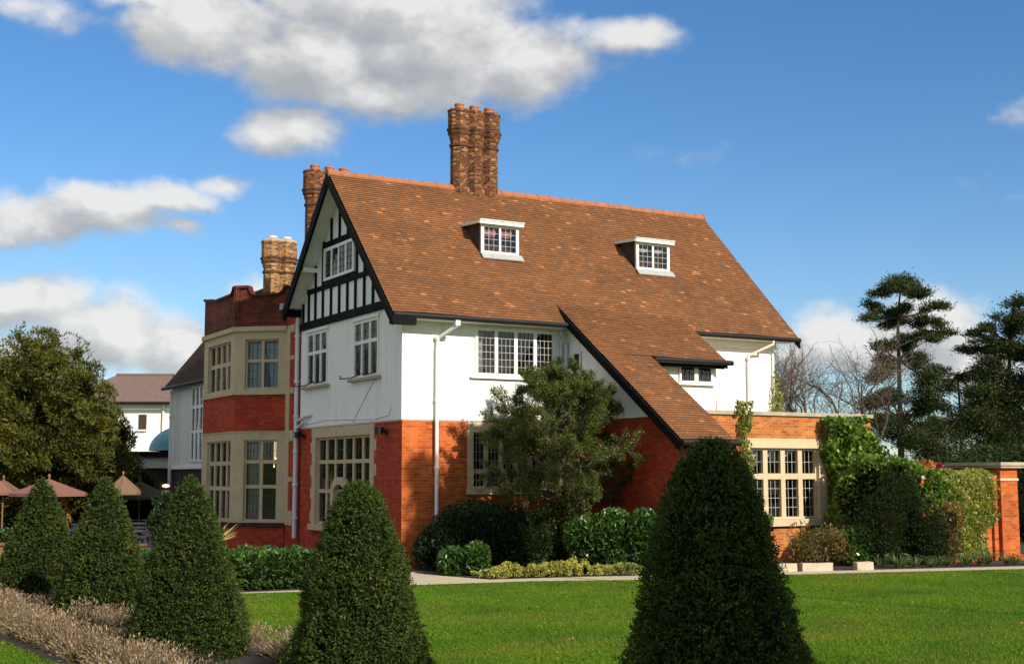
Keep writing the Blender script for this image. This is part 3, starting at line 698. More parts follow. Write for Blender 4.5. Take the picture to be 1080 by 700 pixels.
def arc(u0, v0, u1, v1, k=6, conv=True):
    """concave sweep"""
    return [(u0+(u1-u0)*math.sin(i/k*math.pi/2), v0+(v1-v0)*(1-math.cos(i/k*math.pi/2))) for i in range(1, k+1)]
hi_, lo_ = 6.22, 6.02
cprof = [(-.0, hi_-.02), (.10, hi_-.02)]+[(.10+.16*(1-math.cos(i/6*math.pi/2)), hi_-.02-(hi_-.02-lo_)*math.sin(i/6*math.pi/2)) for i in range(1, 7)]+[(.78, lo_)]+[(.78+.20*math.sin(i/6*math.pi/2), lo_+(hi_-lo_)*(1-math.cos(i/6*math.pi/2))) for i in range(1, 7)]+[(LC+.02, hi_)]
fprof = [(-.02, hi_), (.22, hi_)]+[(.22+.2*(1-math.cos(i/6*math.pi/2)), hi_-(hi_-6.07)*math.sin(i/6*math.pi/2)) for i in range(1, 7)]+[(1.6, 6.07), (LF-.3, 6.14), (LF-.05, hi_-.03), (LF+.02, hi_-.03)]
lprof = [(-.02, hi_-.03), (.3, hi_-.03), (.5, lo_), (LC, lo_)]
b = MB(); cp = MB()
for fr, pr, l in ((BC, cprof, LC), (BF, fprof, LF), (BL, lprof, LC)):
    b.fpoly(fr, [(pr[0][0], 5.282)]+[(pr[-1][0], 5.282)]+pr[::-1], -.18, .0)
    for i in range(len(pr)-1):
        (a, z0), (c, z1) = pr[i], pr[i+1]
        P = fr.pt
        cp.hexa([P(a, z0+.002, .05), P(c, z1+.002, .05), P(c, z1+.002, -.22), P(a, z0+.002, -.22), P(a, z0+.06, .05), P(c, z1+.06, .05), P(c, z1+.06, -.22), P(a, z0+.06, -.22)])
b.fbox(BC, LC-.09, LC+.05, 5.5, 6.2, 0, .035); b.fbox(BF, -.05, .09, 5.5, 6.2, 0, .035)
b.build('bay_parapet', M_parbrick, HOUSE); cp.build('bay_coping', M_parbrick, HOUSE)
b = MB(); b.fbox(BF, 0, LF, 5.29, 5.9, -.9, -.3); b.build('bay_flat_roof', M_lead, HOUSE)

# white wing beyond the bay
WF = Fr((0, 0, 0), YU, (-1, 0, 0))
b = MB(); wall(b, WF, 10.6, 16.45, 2.03, 4.55, [(13.05, 14.25, 2.15, 4.30)]); b.quad((0, 16.45, 2.03), (4.2, 16.45, 2.03), (4.2, 16.45, 4.6), (0, 16.45, 4.6)); b.add([(0, 16.45, 4.5), (4.2, 16.45, 4.5), (2.1, 16.45, 7.1)], [(0, 1, 2)])
b.build('rendered_wall', M_render, HOUSE)
b = MB(); b.fbox(WF, 10.6, 16.5, 1.95, 2.03, -.1, .06); b.build('string_course', M_white, HOUSE)
b = MB(); wall(b, WF, 10.6, 16.45, 0, 1.95, []); b.quad((0, 16.45, 0), (4.2, 16.45, 0), (4.2, 16.45, 1.95), (0, 16.45, 1.95)); b.build('brick_wall', M_darkbrick, HOUSE)
window(WF, 13.05, 14.25, 2.15, 4.30, 3, trans=(3.0, 3.7), fw_=.06, mw=.09, back=-.03, th=.06, mat_=M_white, grid=(1, 6))

# ---- roofs
def roof(name, p0, u, s, U, S, mat_, gauge=.08, lip=.013, thick=.11, parent=HOUSE, jit=.004, under=None):
    p0 = Vector(p0); u = Vector(u).normalized(); s = Vector(s).normalized(); n = u.cross(s).normalized()
    if n.z < 0: n = -n
    nu = max(2, int(U/.35)); nc = int(round(S/gauge)); gauge = S/nc
    xs = [U*i/nu for i in range(nu+1)]
    sag = [[.012*math.sin(x*.9+1)+.008*math.sin(x*2.3+c*.05) for x in xs] for c in range(nc+1)]
    vs = []; fs = []; uv = []
    for c in range(nc):
        for k, (v, h) in enumerate(((c*gauge, .0), (c*gauge, lip), ((c+1)*gauge, .0))):
            for i, x in enumerate(xs):
                j = (random.uniform(-jit, jit) if k == 1 else 0)
                vs.append(p0+u*x+s*(v-(.004+j if k == 1 else 0))+n*(h+sag[c if k < 2 else c+1][i]+abs(j)*.8)); uv.append((x, c*.08+(0.004 if k < 2 else .0796)))
        b0 = c*3*(nu+1)
        for r in range(2):
            for i in range(nu):
                a = b0+r*(nu+1)+i; fs.append((a, a+1, a+nu+2, a+nu+1))
    ntop = len(fs)
    b0 = len(vs)
    for (x, v) in ((0, 0), (U, 0), (U, S), (0, S)):
        vs.append(p0+u*x+s*v-n*.025); uv.append((x, v))
    for (x, v) in ((0, 0), (U, 0), (U, S), (0, S)):
        vs.append(p0+u*x+s*v-n*thick); uv.append((x, v))
    fs += [(b0+4, b0+5, b0+6, b0+7)]+[(b0+i, b0+(i+1) % 4, b0+4+(i+1) % 4, b0+4+i) for i in range(4)]
    # verge faces up to the tiles
    me = bpy.data.meshes.new(name); me.from_pydata([tuple(q) for q in vs], [], fs); me.materials.append(mat_); me.materials.append(under or M_white)
    for i, p in enumerate(me.polygons):
        if i == ntop: p.material_index = 1
    lay = me.uv_layers.new(name='UVMap')
    for lp in me.loops: lay.data[lp.index].uv = uv[lp.vertex_index]
    me.update(); o = bpy.data.objects.new(name, me); COL.objects.link(o); o.parent = parent
    # closed thin slab edges so no gap shows
    return o
DY, DZ = WM+.405, HR-HE
SL = math.hypot(DY, DZ)
ROOF = roof('roof', (-OV, -.405, HE), XU, (0, DY, DZ), L+2*OV, SL, M_tile)
yl = 5.53; S2 = math.hypot(yl-WM, HR-5.645)
roof('roof', (-OV, yl, 5.645), XU, (0, WM-yl, HR-5.645), L+2*OV, S2, M_tile)
CA = Vector((3.515, -.062, 5.188)); dsl = Vector((0, 1, .6858)).normalized()
slen = lambda y: (-.062-y)/dsl.y
CU = roof('roof', (3.515, -1.63, catz(-1.63)), XU, dsl, 6.62-3.515, slen(-1.63)+.22, M_tile)
CL = roof('roof', (3.515, -4.16, catz(-4.16)), XU, dsl, 4.72-3.515, slen(-4.16)-slen(-1.63)-.0, M_tile)
# wing roof: faces away from the sun, that shade is in its tile colour
ws = Vector((2.3, 0, 2.84)).normalized()
SW = math.hypot(2.3, 2.84)
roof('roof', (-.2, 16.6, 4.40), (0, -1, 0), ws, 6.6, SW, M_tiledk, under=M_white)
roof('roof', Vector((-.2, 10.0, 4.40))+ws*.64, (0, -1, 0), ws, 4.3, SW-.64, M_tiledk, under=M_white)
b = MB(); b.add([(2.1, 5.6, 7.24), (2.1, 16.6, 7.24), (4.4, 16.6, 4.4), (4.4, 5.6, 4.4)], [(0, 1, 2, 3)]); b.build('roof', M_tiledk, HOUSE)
# ridge tiles
b = MB(); x = -OV-.02
while x < L+OV-.05:
    x2 = min(x+.33, L+OV+.02); dz = random.uniform(-.006, .006)
    b.tube([(x, WM, HR-.055+dz), (x2-.008, WM, HR-.055+dz)], .105, 12); b.tube([(x2-.035, WM, HR-.055+dz), (x2-.006, WM, HR-.055+dz)], .113, 12); x = x2
b.build('ridge_tiles', M_ridge, HOUSE)
b = MB(); y = 5.7
while y < 16.5: b.tube([(2.1, y, 7.22), (2.1, y+.32, 7.22)], .1, 10); y += .33
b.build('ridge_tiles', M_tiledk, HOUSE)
# bargeboards
def barge(name, pts, x0, x1, drop, top=.05, mat_=M_timber, extra=0):
    b = MB()
    for (y0, z0), (y1, z1) in zip(pts[:-1], pts[1:]):
        b.hexa([(x0, y0, z0-drop), (x1, y0, z0-drop), (x1, y1, z1-drop), (x0, y1, z1-drop), (x0, y0, z0-top), (x1, y0, z0-top), (x1, y1, z1-top), (x0, y1, z1-top)])
    return b.build(name, mat_, HOUSE)
barge('bargeboard', [(-.43, HE-.02), (WM, HR-.0)], -OV-.035, -OV+.02, .24, .035); barge('bargeboard', [(WM+.001, HR), (yl+.03, 5.62)], -OV-.035, -OV+.02, .34, .035)
barge('bargeboard', [(-.43, HE-.02), (WM, HR)], L+OV-.02, L+OV+.035, .22, .035)
barge('bargeboard', [(-4.19, catz(-4.19)), (-.062, 5.188), (.14, 5.188+.142)], 3.48, 3.535, .20, .02, M_timber)
barge('bargeboard', [(-1.66, catz(-1.66)), (-.06, 5.188)], 6.6, 6.65, .16, .02, M_timber); barge('bargeboard', [(-4.19, catz(-4.19)), (-1.66, catz(-1.66))], 4.70, 4.75, .16, .02, M_timber)
b = MB(); b.box(-OV-.05, .05, -.52, -.36, HE-.24, HE-.09); b.build('bargeboard_foot', M_timber, HOUSE)
b = MB(); b.box(-OV-.05, .03, yl-.06, yl+.10, 5.38, 5.55); b.build('bargeboard_foot', M_timber, HOUSE)
b = MB(); b.box(-.36, .02, 4.48, 4.60, 6.28, 6.38); b.build('purlin_end', M_white, HOUSE)
# soffits, gutters
for xa, xb in ((-.3, 3.5), (6.7, L+.3)):
    b = MB(); b.box(xa, xb, -.36, -.027, HE-.10, HE-.07); b.build('soffit', M_white, HOUSE)
b = MB(); b.box(6.6, L, -.12, -.027, HE-.26, HE-.103); b.build('cornice', M_white, HOUSE)
def gutter(pts, r=.055):
    b = MB(); b.tube(pts, r, 8); return b.build('gutter', M_gutter, HOUSE)
gutter([(-OV, -.455, HE-.055), (3.5, -.455, HE-.055)]); gutter([(6.66, -.455, HE-.055), (L+OV, -.455, HE-.055)])
gutter([(4.75, -1.69, catz(-1.63)-.06), (6.75, -1.69, catz(-1.63)-.06)]); gutter([(3.5, -4.22, catz(-4.16)-.05), (4.8, -4.22, catz(-4.16)-.05)])
gutter([(-.26, 10.5, 4.36), (-.26, 16.6, 4.36)], .05)
b = MB(); b.box(4.72, 6.6, -1.62, -1.36, 4.02, 4.05); b.box(4.74, 6.62, -1.60, -1.57, 3.93, 4.10); b.build('fascia', M_timber, HOUSE)
b = MB(); b.box(3.54, 4.7, -4.14, -3.95, 2.22, 2.25); b.build('soffit', M_timber, HOUSE)

# downpipes
def pipe(pts, r=.038, mat_=M_pipe, collars=(), name='downpipe', wall_n=None):
    b = MB(); b.tube(pts, r, 10)
    for c in collars: b.tube([(c[0], c[1], c[2]-.03), (c[0], c[1], c[2]+.03)], r*1.4, 10)
    return b.build(name, mat_, HOUSE)
pipe([(.95, -.45, HE-.1), (.95, -.45, HE-.2), (.72, -.09, HE-.42), (.70, -.09, 4.2), (.70, -.09, .1)], .036, M_white, [(.70, -.09, 4.42), (.70, -.09, 3.2), (.70, -.09, 1.9), (.70, -.09, .7)])
b = MB(); b.box(.90, 1.0, -.50, -.40, HE-.2, HE-.10); b.build('rainwater_head', M_white, HOUSE)
pipe([(8.95, -.45, HE-.1), (8.95, -.45, HE-.18), (8.55, -.08, HE-.42), (8.52, -.08, 4.2), (8.52, -.08, 2.95)], .03, M_white, [(8.52, -.08, 4.36)])
pipe([(9.26, -.06, 4.5), (9.26, -.06, 2.95)], .025, M_white, [(9.26, -.06, 4.0), (9.26, -.06, 3.4)])
pipe([(6.63, -1.42, 3.7), (6.55, -1.42, 2.95)], .016, M_pipe)
pipe([(-.06, 5.56, 6.0), (-.08, 5.56, 5.2), (-.08, 5.58, .35)], .05, M_pipe, [(-.08, 5.56, z) for z in (5.75, 5.45, 4.95, 3.9, 3.1, 2.3, 1.55, .8)])
b = MB(); b.tube([(-.08, 5.5, 3.0), (-.10, 4.9, 3.08), (-.05, 4.7, 3.1)], .035, 8); b.tube([(-.08, 5.55, 2.82), (-.1, 5.0, 2.95)], .03, 8); b.build('branch_pipe', M_pipe, HOUSE)
pipe([(-.03, 5.0, 2.9), (-.03, 3.9, 2.96), (-.03, 1.2, 2.88), (-.03, .55, 2.93), (-.03, .45, 3.05), (-.03, .45, 3.14)], .012, M_pipe, name='cable')
pipe([(-.035, 2.35, 2.85), (-.035, 1.25, 3.68)], .004, M_steel, name='cable')
pipe([(3.58, -.07, HE-.02), (3.58, -.07, HE-.25)], .03, M_white); pipe([(3.57, -.06, 4.5), (3.57, -.06, 3.0)], .03, M_pipe, [(3.57, -.06, 4.42)]); pipe([(3.66, -.12, 4.45), (3.66, -.12, 3.0)], .03, M_pipe, [(3.66, -.12, 4.36)])
b = MB(); b.box(3.50, 3.72, -.16, -.04, HE-.10, HE-.04); b.build('rainwater_head', M_white, HOUSE)
pipe([(-.08, 16.2, 4.3), (-.08, 16.2, 1.5)], .05, M_white, [(-.08, 16.2, 3.5)]); pipe([(-.07, 15.7, 4.2), (-.07, 15.7, 2.1)], .035, M_white)
# floodlights and camera
for (y, z) in ((.75, 2.62), (5.25, 2.66)):
    b = MB(); b.fbox(GF, y-.10, y+.10, z-.06, z+.06, .10, .20); b.fbox(GF, y-.12, y+.12, z+.06, z+.075, .08, .22); b.fbox(GF, y-.02, y+.02, z-.02, z+.03, 0, .10)
    b.tube([GF.pt(y-.14, z-.06, .04), GF.pt(y-.14, z+.03, .12)], .03, 8); b.build('floodlight', M_gutter, HOUSE)
b = MB(); b.box(-.28, -.12, 6.05, 6.25, 5.62, 5.76); b.tube([(-.2, 6.2, 5.74), (-.14, 6.0, 5.9), (-.1, 5.8, 5.75)], .012, 6); b.build('security_camera', M_lead, HOUSE)

# ---- dormers
def dormer(x0, x1, zb, zt, blind):
    yb_ = (zb-HE)/.9953-.405; F_ = Fr((0, yb_-.02, 0), XU, (0, -1, 0)); yback = (zt-HE)/.9953-.405+.15
    d = MB()  # roof slab
    d.hexa([(x0-.07, yb_-.12, zt+.005), (x1+.07, yb_-.12, zt+.005), (x1+.07, yback+.25, zt+.08), (x0-.07, yback+.25, zt+.08), (x0-.07, yb_-.12, zt+.05), (x1+.07, yb_-.12, zt+.05), (x1+.07, yback+.25, zt+.12), (x0-.07, yback+.25, zt+.12)])
    D_ = d.build('dormer', M_lead, HOUSE)
    for x in (x0+.01, x1-.01):
        c = MB(); c.add([(x, yb_, zb-.02), (x, yb_, zt+.02), (x, yback+.2, zt+.08)], [(0, 1, 2)]); c.build('cheek', M_cheek, D_)
    fz = MB(); fz.box(x0-.075, x1+.075, yb_-.145, yb_-.12, zt-.02, zt+.055); fz.box(x0-.085, x1+.085, yb_-.165, yb_-.12, zt+.057, zt+.075)
    fz.hexa([(x0-.09, yb_-.12, zt-.01), (x0-.069, yb_-.12, zt-.01), (x0-.069, yback+.2, zt+.06), (x0-.09, yback+.2, zt+.06), (x0-.09, yb_-.12, zt+.055), (x0-.069, yb_-.12, zt+.055), (x0-.069, yback+.2, zt+.125), (x0-.09, yback+.2, zt+.125)])
    fz.build('fascia', M_frame, D_)
    lw = (x1-x0)/2
    bl = (blind, [(x0+.12, x0+lw-.06, zt-.10, zt-.24), (x0+lw+.06, x1-.12, zt-.10, zt-.24)]) if blind is M_pink else (blind, [(x0+.12, x0+lw-.08, zt-.14, zt-.2), (x0+lw+.06, x1-.16, zt-.14, zt-.2)])
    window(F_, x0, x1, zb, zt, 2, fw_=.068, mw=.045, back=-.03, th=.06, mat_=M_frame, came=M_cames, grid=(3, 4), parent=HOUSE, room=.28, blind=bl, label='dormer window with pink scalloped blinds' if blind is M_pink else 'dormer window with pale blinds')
    a = MB(); a.hexa([(x0-.02, yb_-.17, zb-.13), (x1+.06, yb_-.17, zb-.13), (x1+.06, yb_-.05, zb+.0), (x0-.02, yb_-.05, zb), (x0-.02, yb_-.19, zb-.11), (x1+.06, yb_-.19, zb-.11), (x1+.06, yb_-.07, zb+.02), (x0-.02, yb_-.07, zb+.02)])
    a.build('lead_apron', M_lead, D_)
dormer(2.34, 3.26, 6.42, 7.07, M_pink); dormer(6.31, 7.24, 6.37, 7.02, M_curtain)

# ---- chimneys: octagonal flues with flared heads
def chimney(cx, cy, zbase, ztop, n, pitch, r, parent=HOUSE, pots=True, rot=math.pi/8, potm=M_pot, cap=M_chim, axis=(1, 0)):
    h = ztop-zbase
    prof = [(r, 0), (r, h-.62-.24), (r*1.10, h-.85), (r*1.10, h-.80), (r*1.0, h-.79), (r*1.02, h-.70), (r*1.14, h-.66), (r*1.14, h-.62), (r*1.26, h-.57), (r*1.26, h-.53), (r*1.38, h-.48), (r*1.38, h-.44), (r*1.27, h-.43), (r*1.27, h-.06), (r*1.34, h-.05), (r*1.34, h)]
    b = MB()
    for i in range(n):
        x = cx+(i-(n-1)/2)*pitch*axis[0]; y = cy+(i-(n-1)/2)*pitch*axis[1]
        sc_ = 1+.004*i
        b.lathe((x, y, zbase-.003*i), [(q*sc_, z*(1+.0012*i)) for q, z in prof], 8, 0, rot)
    cb = MB()
    for i in range(n):
        x = cx+(i-(n-1)/2)*pitch*axis[0]; y = cy+(i-(n-1)/2)*pitch*axis[1]
        for z0, z1, q in ((h-.855, h-.795, 1.13), (h-.575, h-.525, 1.30), (h-.485, h-.435, 1.42)):
            cb.lathe((x, y, zbase+.0021*i), [(r*q*(1+.004*i), z0), (r*q*(1+.004*i), z1)], 8, 0, rot)
    ch = b.build('chimney', M_chim if cap is M_chim else M_chimpale, parent)
    cb.build('corbel', M_corbel, ch)
    for i in range(n):
        x = cx+(i-(n-1)/2)*pitch*axis[0]; y = cy+(i-(n-1)/2)*pitch*axis[1]
        if cap is not M_chim:
            k = MB(); k.lathe((x, y, ztop-.01), [(r*1.36, 0), (r*1.2, .05), (r*.6, .12), (r*.4, .13)], 8, 0, rot); k.build('mortar_cap', cap, ch)
        p = MB(); p.lathe((x, y, ztop-.02), [(r*.50, 0), (r*.50, .12), (r*.56, .13), (r*.56, .17), (r*.46, .172), (r*.4, .1)], 12); p.build('chimney_pot', potm, ch)
    return ch
chimney(3.17, WM, 7.7, 10.04, 3, .385, .205)
chimney(.84, 6.05, 5.4, 8.98, 3, .37, .215)
chimney(1.02, 10.0, 5.6, 7.93, 2, .40, .22, cap=M_coping, potm=M_pipe)

# ------------------------------------------------------------------ planting
def bush_mesh(name, blobs, n, Lf, Wf, mat_, seed, core=.80, ncore=999, parent=None, loc=None, up_bias=.3, rough=.16, freq=3., outward=.6, shell=.35, droop=0., gap=.0):
    """foliage over a union of ellipsoids (cx,cy,cz,rx,ry,rz), leaves in the outer shell, ragged outline, near-black core for the inner shade"""
    r = np.random.default_rng(seed)
    bl = np.array(blobs, float)
    vol = (bl[:, 3]*bl[:, 4]+bl[:, 4]*bl[:, 5]+bl[:, 3]*bl[:, 5]); pr = vol/vol.sum()
    idx = r.choice(len(bl), n*2, p=pr); B = bl[idx]
    D = unit(r.normal(size=(n*2, 3)))
    t_ = 1-shell*r.random(n*2)**1.6
    P = B[:, :3]+D*B[:, 3:]*t_[:, None]
    nz = fbm3(P, freq, seed)
    P += D*(nz*rough)[:, None]
    ok = P[:, 2] > .02 if loc is None else P[:, 2] > .02
    # drop leaves deep inside another blob
    for i in range(len(bl)):
        q = (P-bl[i, :3])/bl[i, 3:]; ok &= ~(((q**2).sum(1) < .50) & (idx != i))
    if gap: ok &= fbm3(P, freq*1.6, seed+5) > -1+gap
    P, D = P[ok][:n], D[ok][:n]
    A = D*outward+r.normal(size=P.shape)*.7; A[:, 2] += up_bias-droop
    k = len(P); sz = r.uniform(.65, 1.3, k)
    v, q = leafquads(P, A, Lf*sz, Wf*sz, flat=np.cross(D+r.normal(size=P.shape)*.5, A))
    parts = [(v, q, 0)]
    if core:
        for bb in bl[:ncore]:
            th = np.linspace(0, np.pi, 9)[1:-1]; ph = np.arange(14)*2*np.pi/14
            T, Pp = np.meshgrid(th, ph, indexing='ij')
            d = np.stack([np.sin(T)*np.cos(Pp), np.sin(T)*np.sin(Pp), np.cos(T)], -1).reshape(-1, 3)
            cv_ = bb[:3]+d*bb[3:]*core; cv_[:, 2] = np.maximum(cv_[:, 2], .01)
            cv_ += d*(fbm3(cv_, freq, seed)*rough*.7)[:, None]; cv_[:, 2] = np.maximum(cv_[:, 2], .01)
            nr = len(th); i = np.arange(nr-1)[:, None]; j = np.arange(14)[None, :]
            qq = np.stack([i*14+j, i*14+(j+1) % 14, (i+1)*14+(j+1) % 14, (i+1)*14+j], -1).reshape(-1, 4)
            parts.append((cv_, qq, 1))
    vv, qq, mm = join(parts)
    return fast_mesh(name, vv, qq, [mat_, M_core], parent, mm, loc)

# ---- topiary cones
def topiary(loc, H, prof, n, seed, label, leafs=1., rag=1.):
    r = np.random.default_rng(seed)
    hs = np.array([p[0] for p in prof]); rs = np.array([p[1] for p in prof])
    w = np.interp(np.linspace(0, 1, 200), hs, rs)+.05; cdf = np.cumsum(w); cdf /= cdf[-1]
    per = 7; ns = n//per
    t_ = np.interp(r.random(ns), cdf, np.linspace(0, 1, 200)); a = r.random(ns)*2*np.pi
    base = np.stack([np.cos(a), np.sin(a), t_*3], 1)
    lump = (fbm3(base, 2.2, seed)*.05+fbm3(base, 8, seed+1)*.05+np.maximum(0, fbm3(base, 17, seed+2))*.05)*rag
    hol = fbm3(base, 13, seed+4); ok = hol > -.95
    rad = np.interp(t_, hs, rs)*(1+lump)+r.normal(size=ns)*.014-.02*r.random(ns)
    P = np.stack([rad*np.cos(a), rad*np.sin(a), t_*H], 1)
    D = unit(np.stack([np.cos(a), np.sin(a), .45+1.6*(t_ > .93)], 1)+r.normal(size=(ns, 3))*.42)
    P += D*(.06*(r.random(ns) < .02)*r.random(ns))[:, None]
    P, D = P[ok], D[ok]; idx = np.repeat(np.arange(len(P)), per); k_ = len(idx)
    along = np.tile(np.arange(per)/per, len(P))[:, None]
    sh = (.035+.02*r.random(len(P)))[idx][:, None]
    A = D[idx]*.75+r.normal(size=(k_, 3))*.55
    P = P[idx]+D[idx]*sh*(along-.6)+r.normal(size=(k_, 3))*.006
    sz = r.uniform(.65, 1.25, k_)*leafs
    v, q = leafquads(P, A, .032*sz, .0105*sz)
    ph = np.arange(28)*2*np.pi/28; zz = np.linspace(0, .985, 16)
    rr = np.interp(zz, hs, rs)*.92-.02
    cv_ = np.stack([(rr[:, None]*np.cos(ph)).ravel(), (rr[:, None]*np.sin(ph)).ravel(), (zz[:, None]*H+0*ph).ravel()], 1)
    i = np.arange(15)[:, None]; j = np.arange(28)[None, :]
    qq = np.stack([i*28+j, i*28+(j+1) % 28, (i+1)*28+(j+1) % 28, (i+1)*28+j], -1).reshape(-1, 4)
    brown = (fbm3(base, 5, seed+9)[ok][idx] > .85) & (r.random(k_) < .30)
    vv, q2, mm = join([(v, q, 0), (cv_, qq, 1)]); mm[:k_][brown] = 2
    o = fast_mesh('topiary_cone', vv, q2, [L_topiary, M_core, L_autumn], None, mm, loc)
    o.rotation_euler.z = r.uniform(0, 6)
    return tag(o, label, 'topiary', 'clipped yew cones along the lavender border')
pA = [(0, .52), (.06, .56), (.3, .475), (.5, .385), (.7, .275), (.85, .18), (.93, .115), (.975, .06), (1, .015)]
pB = [(0, .62), (.06, .64), (.28, .545), (.42, .475), (.57, .41), (.70, .335), (.83, .255), (.92, .19), (.97, .12), (1, .03)]
pC = [(0, .68), (.08, .70), (.29, .60), (.40, .525), (.52, .475), (.64, .435), (.76, .365), (.87, .285), (.94, .195), (.98, .12), (1, .03)]
topiary((-7.1, -2.95, 0), 1.73, [(h, r_*1.08) for h, r_ in pA], 42000, 11, 'leftmost clipped yew cone, in front of the pink parasols', 1.15)
topiary((-6.82, -5.75, 0), 1.74, [(h, r_*1.02) for h, r_ in pA], 46000, 12, 'clipped yew cone in front of the tan parasol', 1.05)
topiary((-6.93, -9.95, 0), 1.75, [(h, r_*1.05) for h, r_ in pA], 62000, 13, 'clipped yew cone in front of the stone bay, beside the laurel hedge', .85)
topiary((-6.735, -13.74, 0), 1.71, [(h, r_*.89) for h, r_ in pB], 98000, 14, 'broad clipped yew cone in front of the big stone gable window', .78, 1.25)
topiary((-5.07, -15.85, 0), 2.0, [(h, r_*.945) for h, r_ in pC], 105000, 15, 'nearest and tallest yew cone, almost black in shade', .82, 1.5)

# ---- lavender
def lavender_mesh(seed):
    r = np.random.default_rng(seed); n = 1500
    D = unit(r.normal(size=(n, 3))); D[:, 2] = np.abs(D[:, 2])
    P = D*np.array([.25, .25, .21])*(1-.4*r.random(n)[:, None]**2)
    A = D+r.normal(size=(n, 3))*.4; A[:, 2] += .5
    v1, q1 = leafquads(P, A, .05*r.uniform(.7, 1.3, n), .007)
    m_ = 250
    D = unit(r.normal(size=(m_, 3))*np.array([1, 1, .6])+np.array([0, 0, .75])); D[:, 2] = np.abs(D[:, 2])
    b0 = D*np.array([.22, .22, .14]); tip = D*np.array([.36, .36, .30])*r.uniform(.8, 1.15, m_)[:, None]+np.array([0, 0, .10]); tip += r.normal(size=(m_, 3))*.03
    v2, q2 = leafquads((b0+tip)/2, tip-b0, np.linalg.norm(tip-b0, axis=1), .004)
    hd = unit(tip-b0+r.normal(size=(m_, 3))*.05); f1 = r.normal(size=(m_, 3))
    v3, q3 = leafquads(tip+hd*.01, hd, .048*r.uniform(.7, 1.3, m_), .013, f1); v4, q4 = leafquads(tip+hd*.01, hd, .048*r.uniform(.7, 1.3, m_), .013, np.cross(f1, hd))
    th = np.linspace(0, 1.5, 5); ph = np.arange(10)*2*np.pi/10
    T, Pp = np.meshgrid(th, ph, indexing='ij')
    cv_ = (np.stack([np.cos(T)*np.cos(Pp), np.cos(T)*np.sin(Pp), np.sin(T)], -1)*np.array([.20, .20, .15])).reshape(-1, 3)
    i = np.arange(4)[:, None]; j = np.arange(10)[None, :]
    qq = np.stack([i*10+j, i*10+(j+1) % 10, (i+1)*10+(j+1) % 10, (i+1)*10+j], -1).reshape(-1, 4)
    vv, q_, mm = join([(v1, q1, 0), (v2, q2, 1), (v3, q3, 1), (v4, q4, 1), (cv_, qq, 2)])
    o = fast_mesh('lavender_bush', vv, q_, [L_lav, L_lavhead, M_core], None, mm)
    return o
lavs = [lavender_mesh(s) for s in (21, 22, 23)]
spots = []
y = -2.2
while y > -15.5:
    xc = np.interp(-y, [2, 6.5, 9, 10.5, 15], [-8.12, -8.05, -7.82, -7.72, -7.55])
    spots.append((xc+random.uniform(-.05, .05), y, random.uniform(.95, 1.2)))
    if random.random() < .45: spots.append((xc+.40+random.uniform(-.06, .06), y-.16, random.uniform(.8, 1.0)))
    y -= .40
for (x, y) in ((-6.55, -4.0), (-6.35, -4.7), (-6.45, -7.3), (-6.3, -7.9), (-6.2, -8.6), (-6.15, -9.2), (-6.1, -10.4), (-6.15, -10.9), (-5.85, -10.6), (-6.2, -11.5), (-5.9, -11.2), (-6.0, -12.0), (-6.85, -4.4), (-7.15, -4.35), (-6.9, -7.0), (-7.2, -7.1), (-7.25, -6.8)):
    spots.append((x, y, random.uniform(.9, 1.1)))
for i, (x, y, s_) in enumerate(spots):
    o = lavs[i] if i < 3 else lavs[i % 3].copy()
    if i >= 3: COL.objects.link(o)
    o.location = (x, y, 0); s_ *= .9; o.scale = (s_, s_, s_*random.uniform(.60, .80)); o.rotation_euler = (0, 0, random.uniform(0, 6.28))
    tag(o, 'faded lavender bush with dry tan seedheads in the border below the yew cones', 'lavender', 'lavender bushes in the border')

# ---- laurel hedge in front of the bay
hb_ = [(x, -3.05+(-.12)*(x+4.4), .30, .34, .36, .30) for x in np.arange(-5.5, -2.7, .3)]
hb_ += [(x, -2.55, .32, .34, .36, .31) for x in np.arange(-5.5, -2.8, .4)]
o = bush_mesh('hedge', hb_, 15000, .085, .030, L_laurel, 31, core=.86, rough=.03, freq=4, shell=.25)
tag(o, 'low glossy green laurel hedge below the stone bay', 'hedge')

# ---- beds against the house
o = bush_mesh('rhododendron', [(.75, -1.25, .55, .70, .65, .62), (1.35, -1.5, .62, .65, .6, .62), (.35, -.85, .4, .5, .5, .45), (1.75, -1.7, .5, .5, .5, .5), (1.0, -.9, .75, .6, .5, .52)], 16000, .085, .028, L_rhodo, 32, rough=.10, freq=3)
tag(o, 'large dark rhododendron against the brick corner, left of the tree', 'shrub')
o = bush_mesh('laurel_bush', [(3.0, -2.75, .6, .55, .5, .58), (3.45, -3.1, .55, .5, .45, .55), (2.6, -2.5, .55, .45, .45, .5), (3.9, -3.2, .4, .35, .4, .42)], 11000, .11, .038, L_laurel, 33, rough=.10, freq=3)
tag(o, 'rounded glossy laurel bush right of the ivy clad trunk', 'shrub')
o = bush_mesh('laurel_bush', [(.05, -2.1, .22, .30, .28, .27), (.35, -2.35, .28, .28, .26, .30)], 2600, .10, .034, L_laurel, 34, rough=.06, freq=4)
tag(o, 'small bright laurel bush at the left corner of the dark rhododendron', 'shrub')
def low_row(x0, x1, y0, y1, h0, h1, sd):
    r = np.random.default_rng(sd); n = int((x1-x0)/.10); out = []
    for i in range(n+1):
        f = i/n; out.append((x0+(x1-x0)*f, y0+(y1-y0)*f+r.uniform(-.08, .08), r.uniform(.05, .12), r.uniform(.12, .2), r.uniform(.14, .24), (h0+(h1-h0)*f)*r.uniform(.55, 1.0)))
    return out
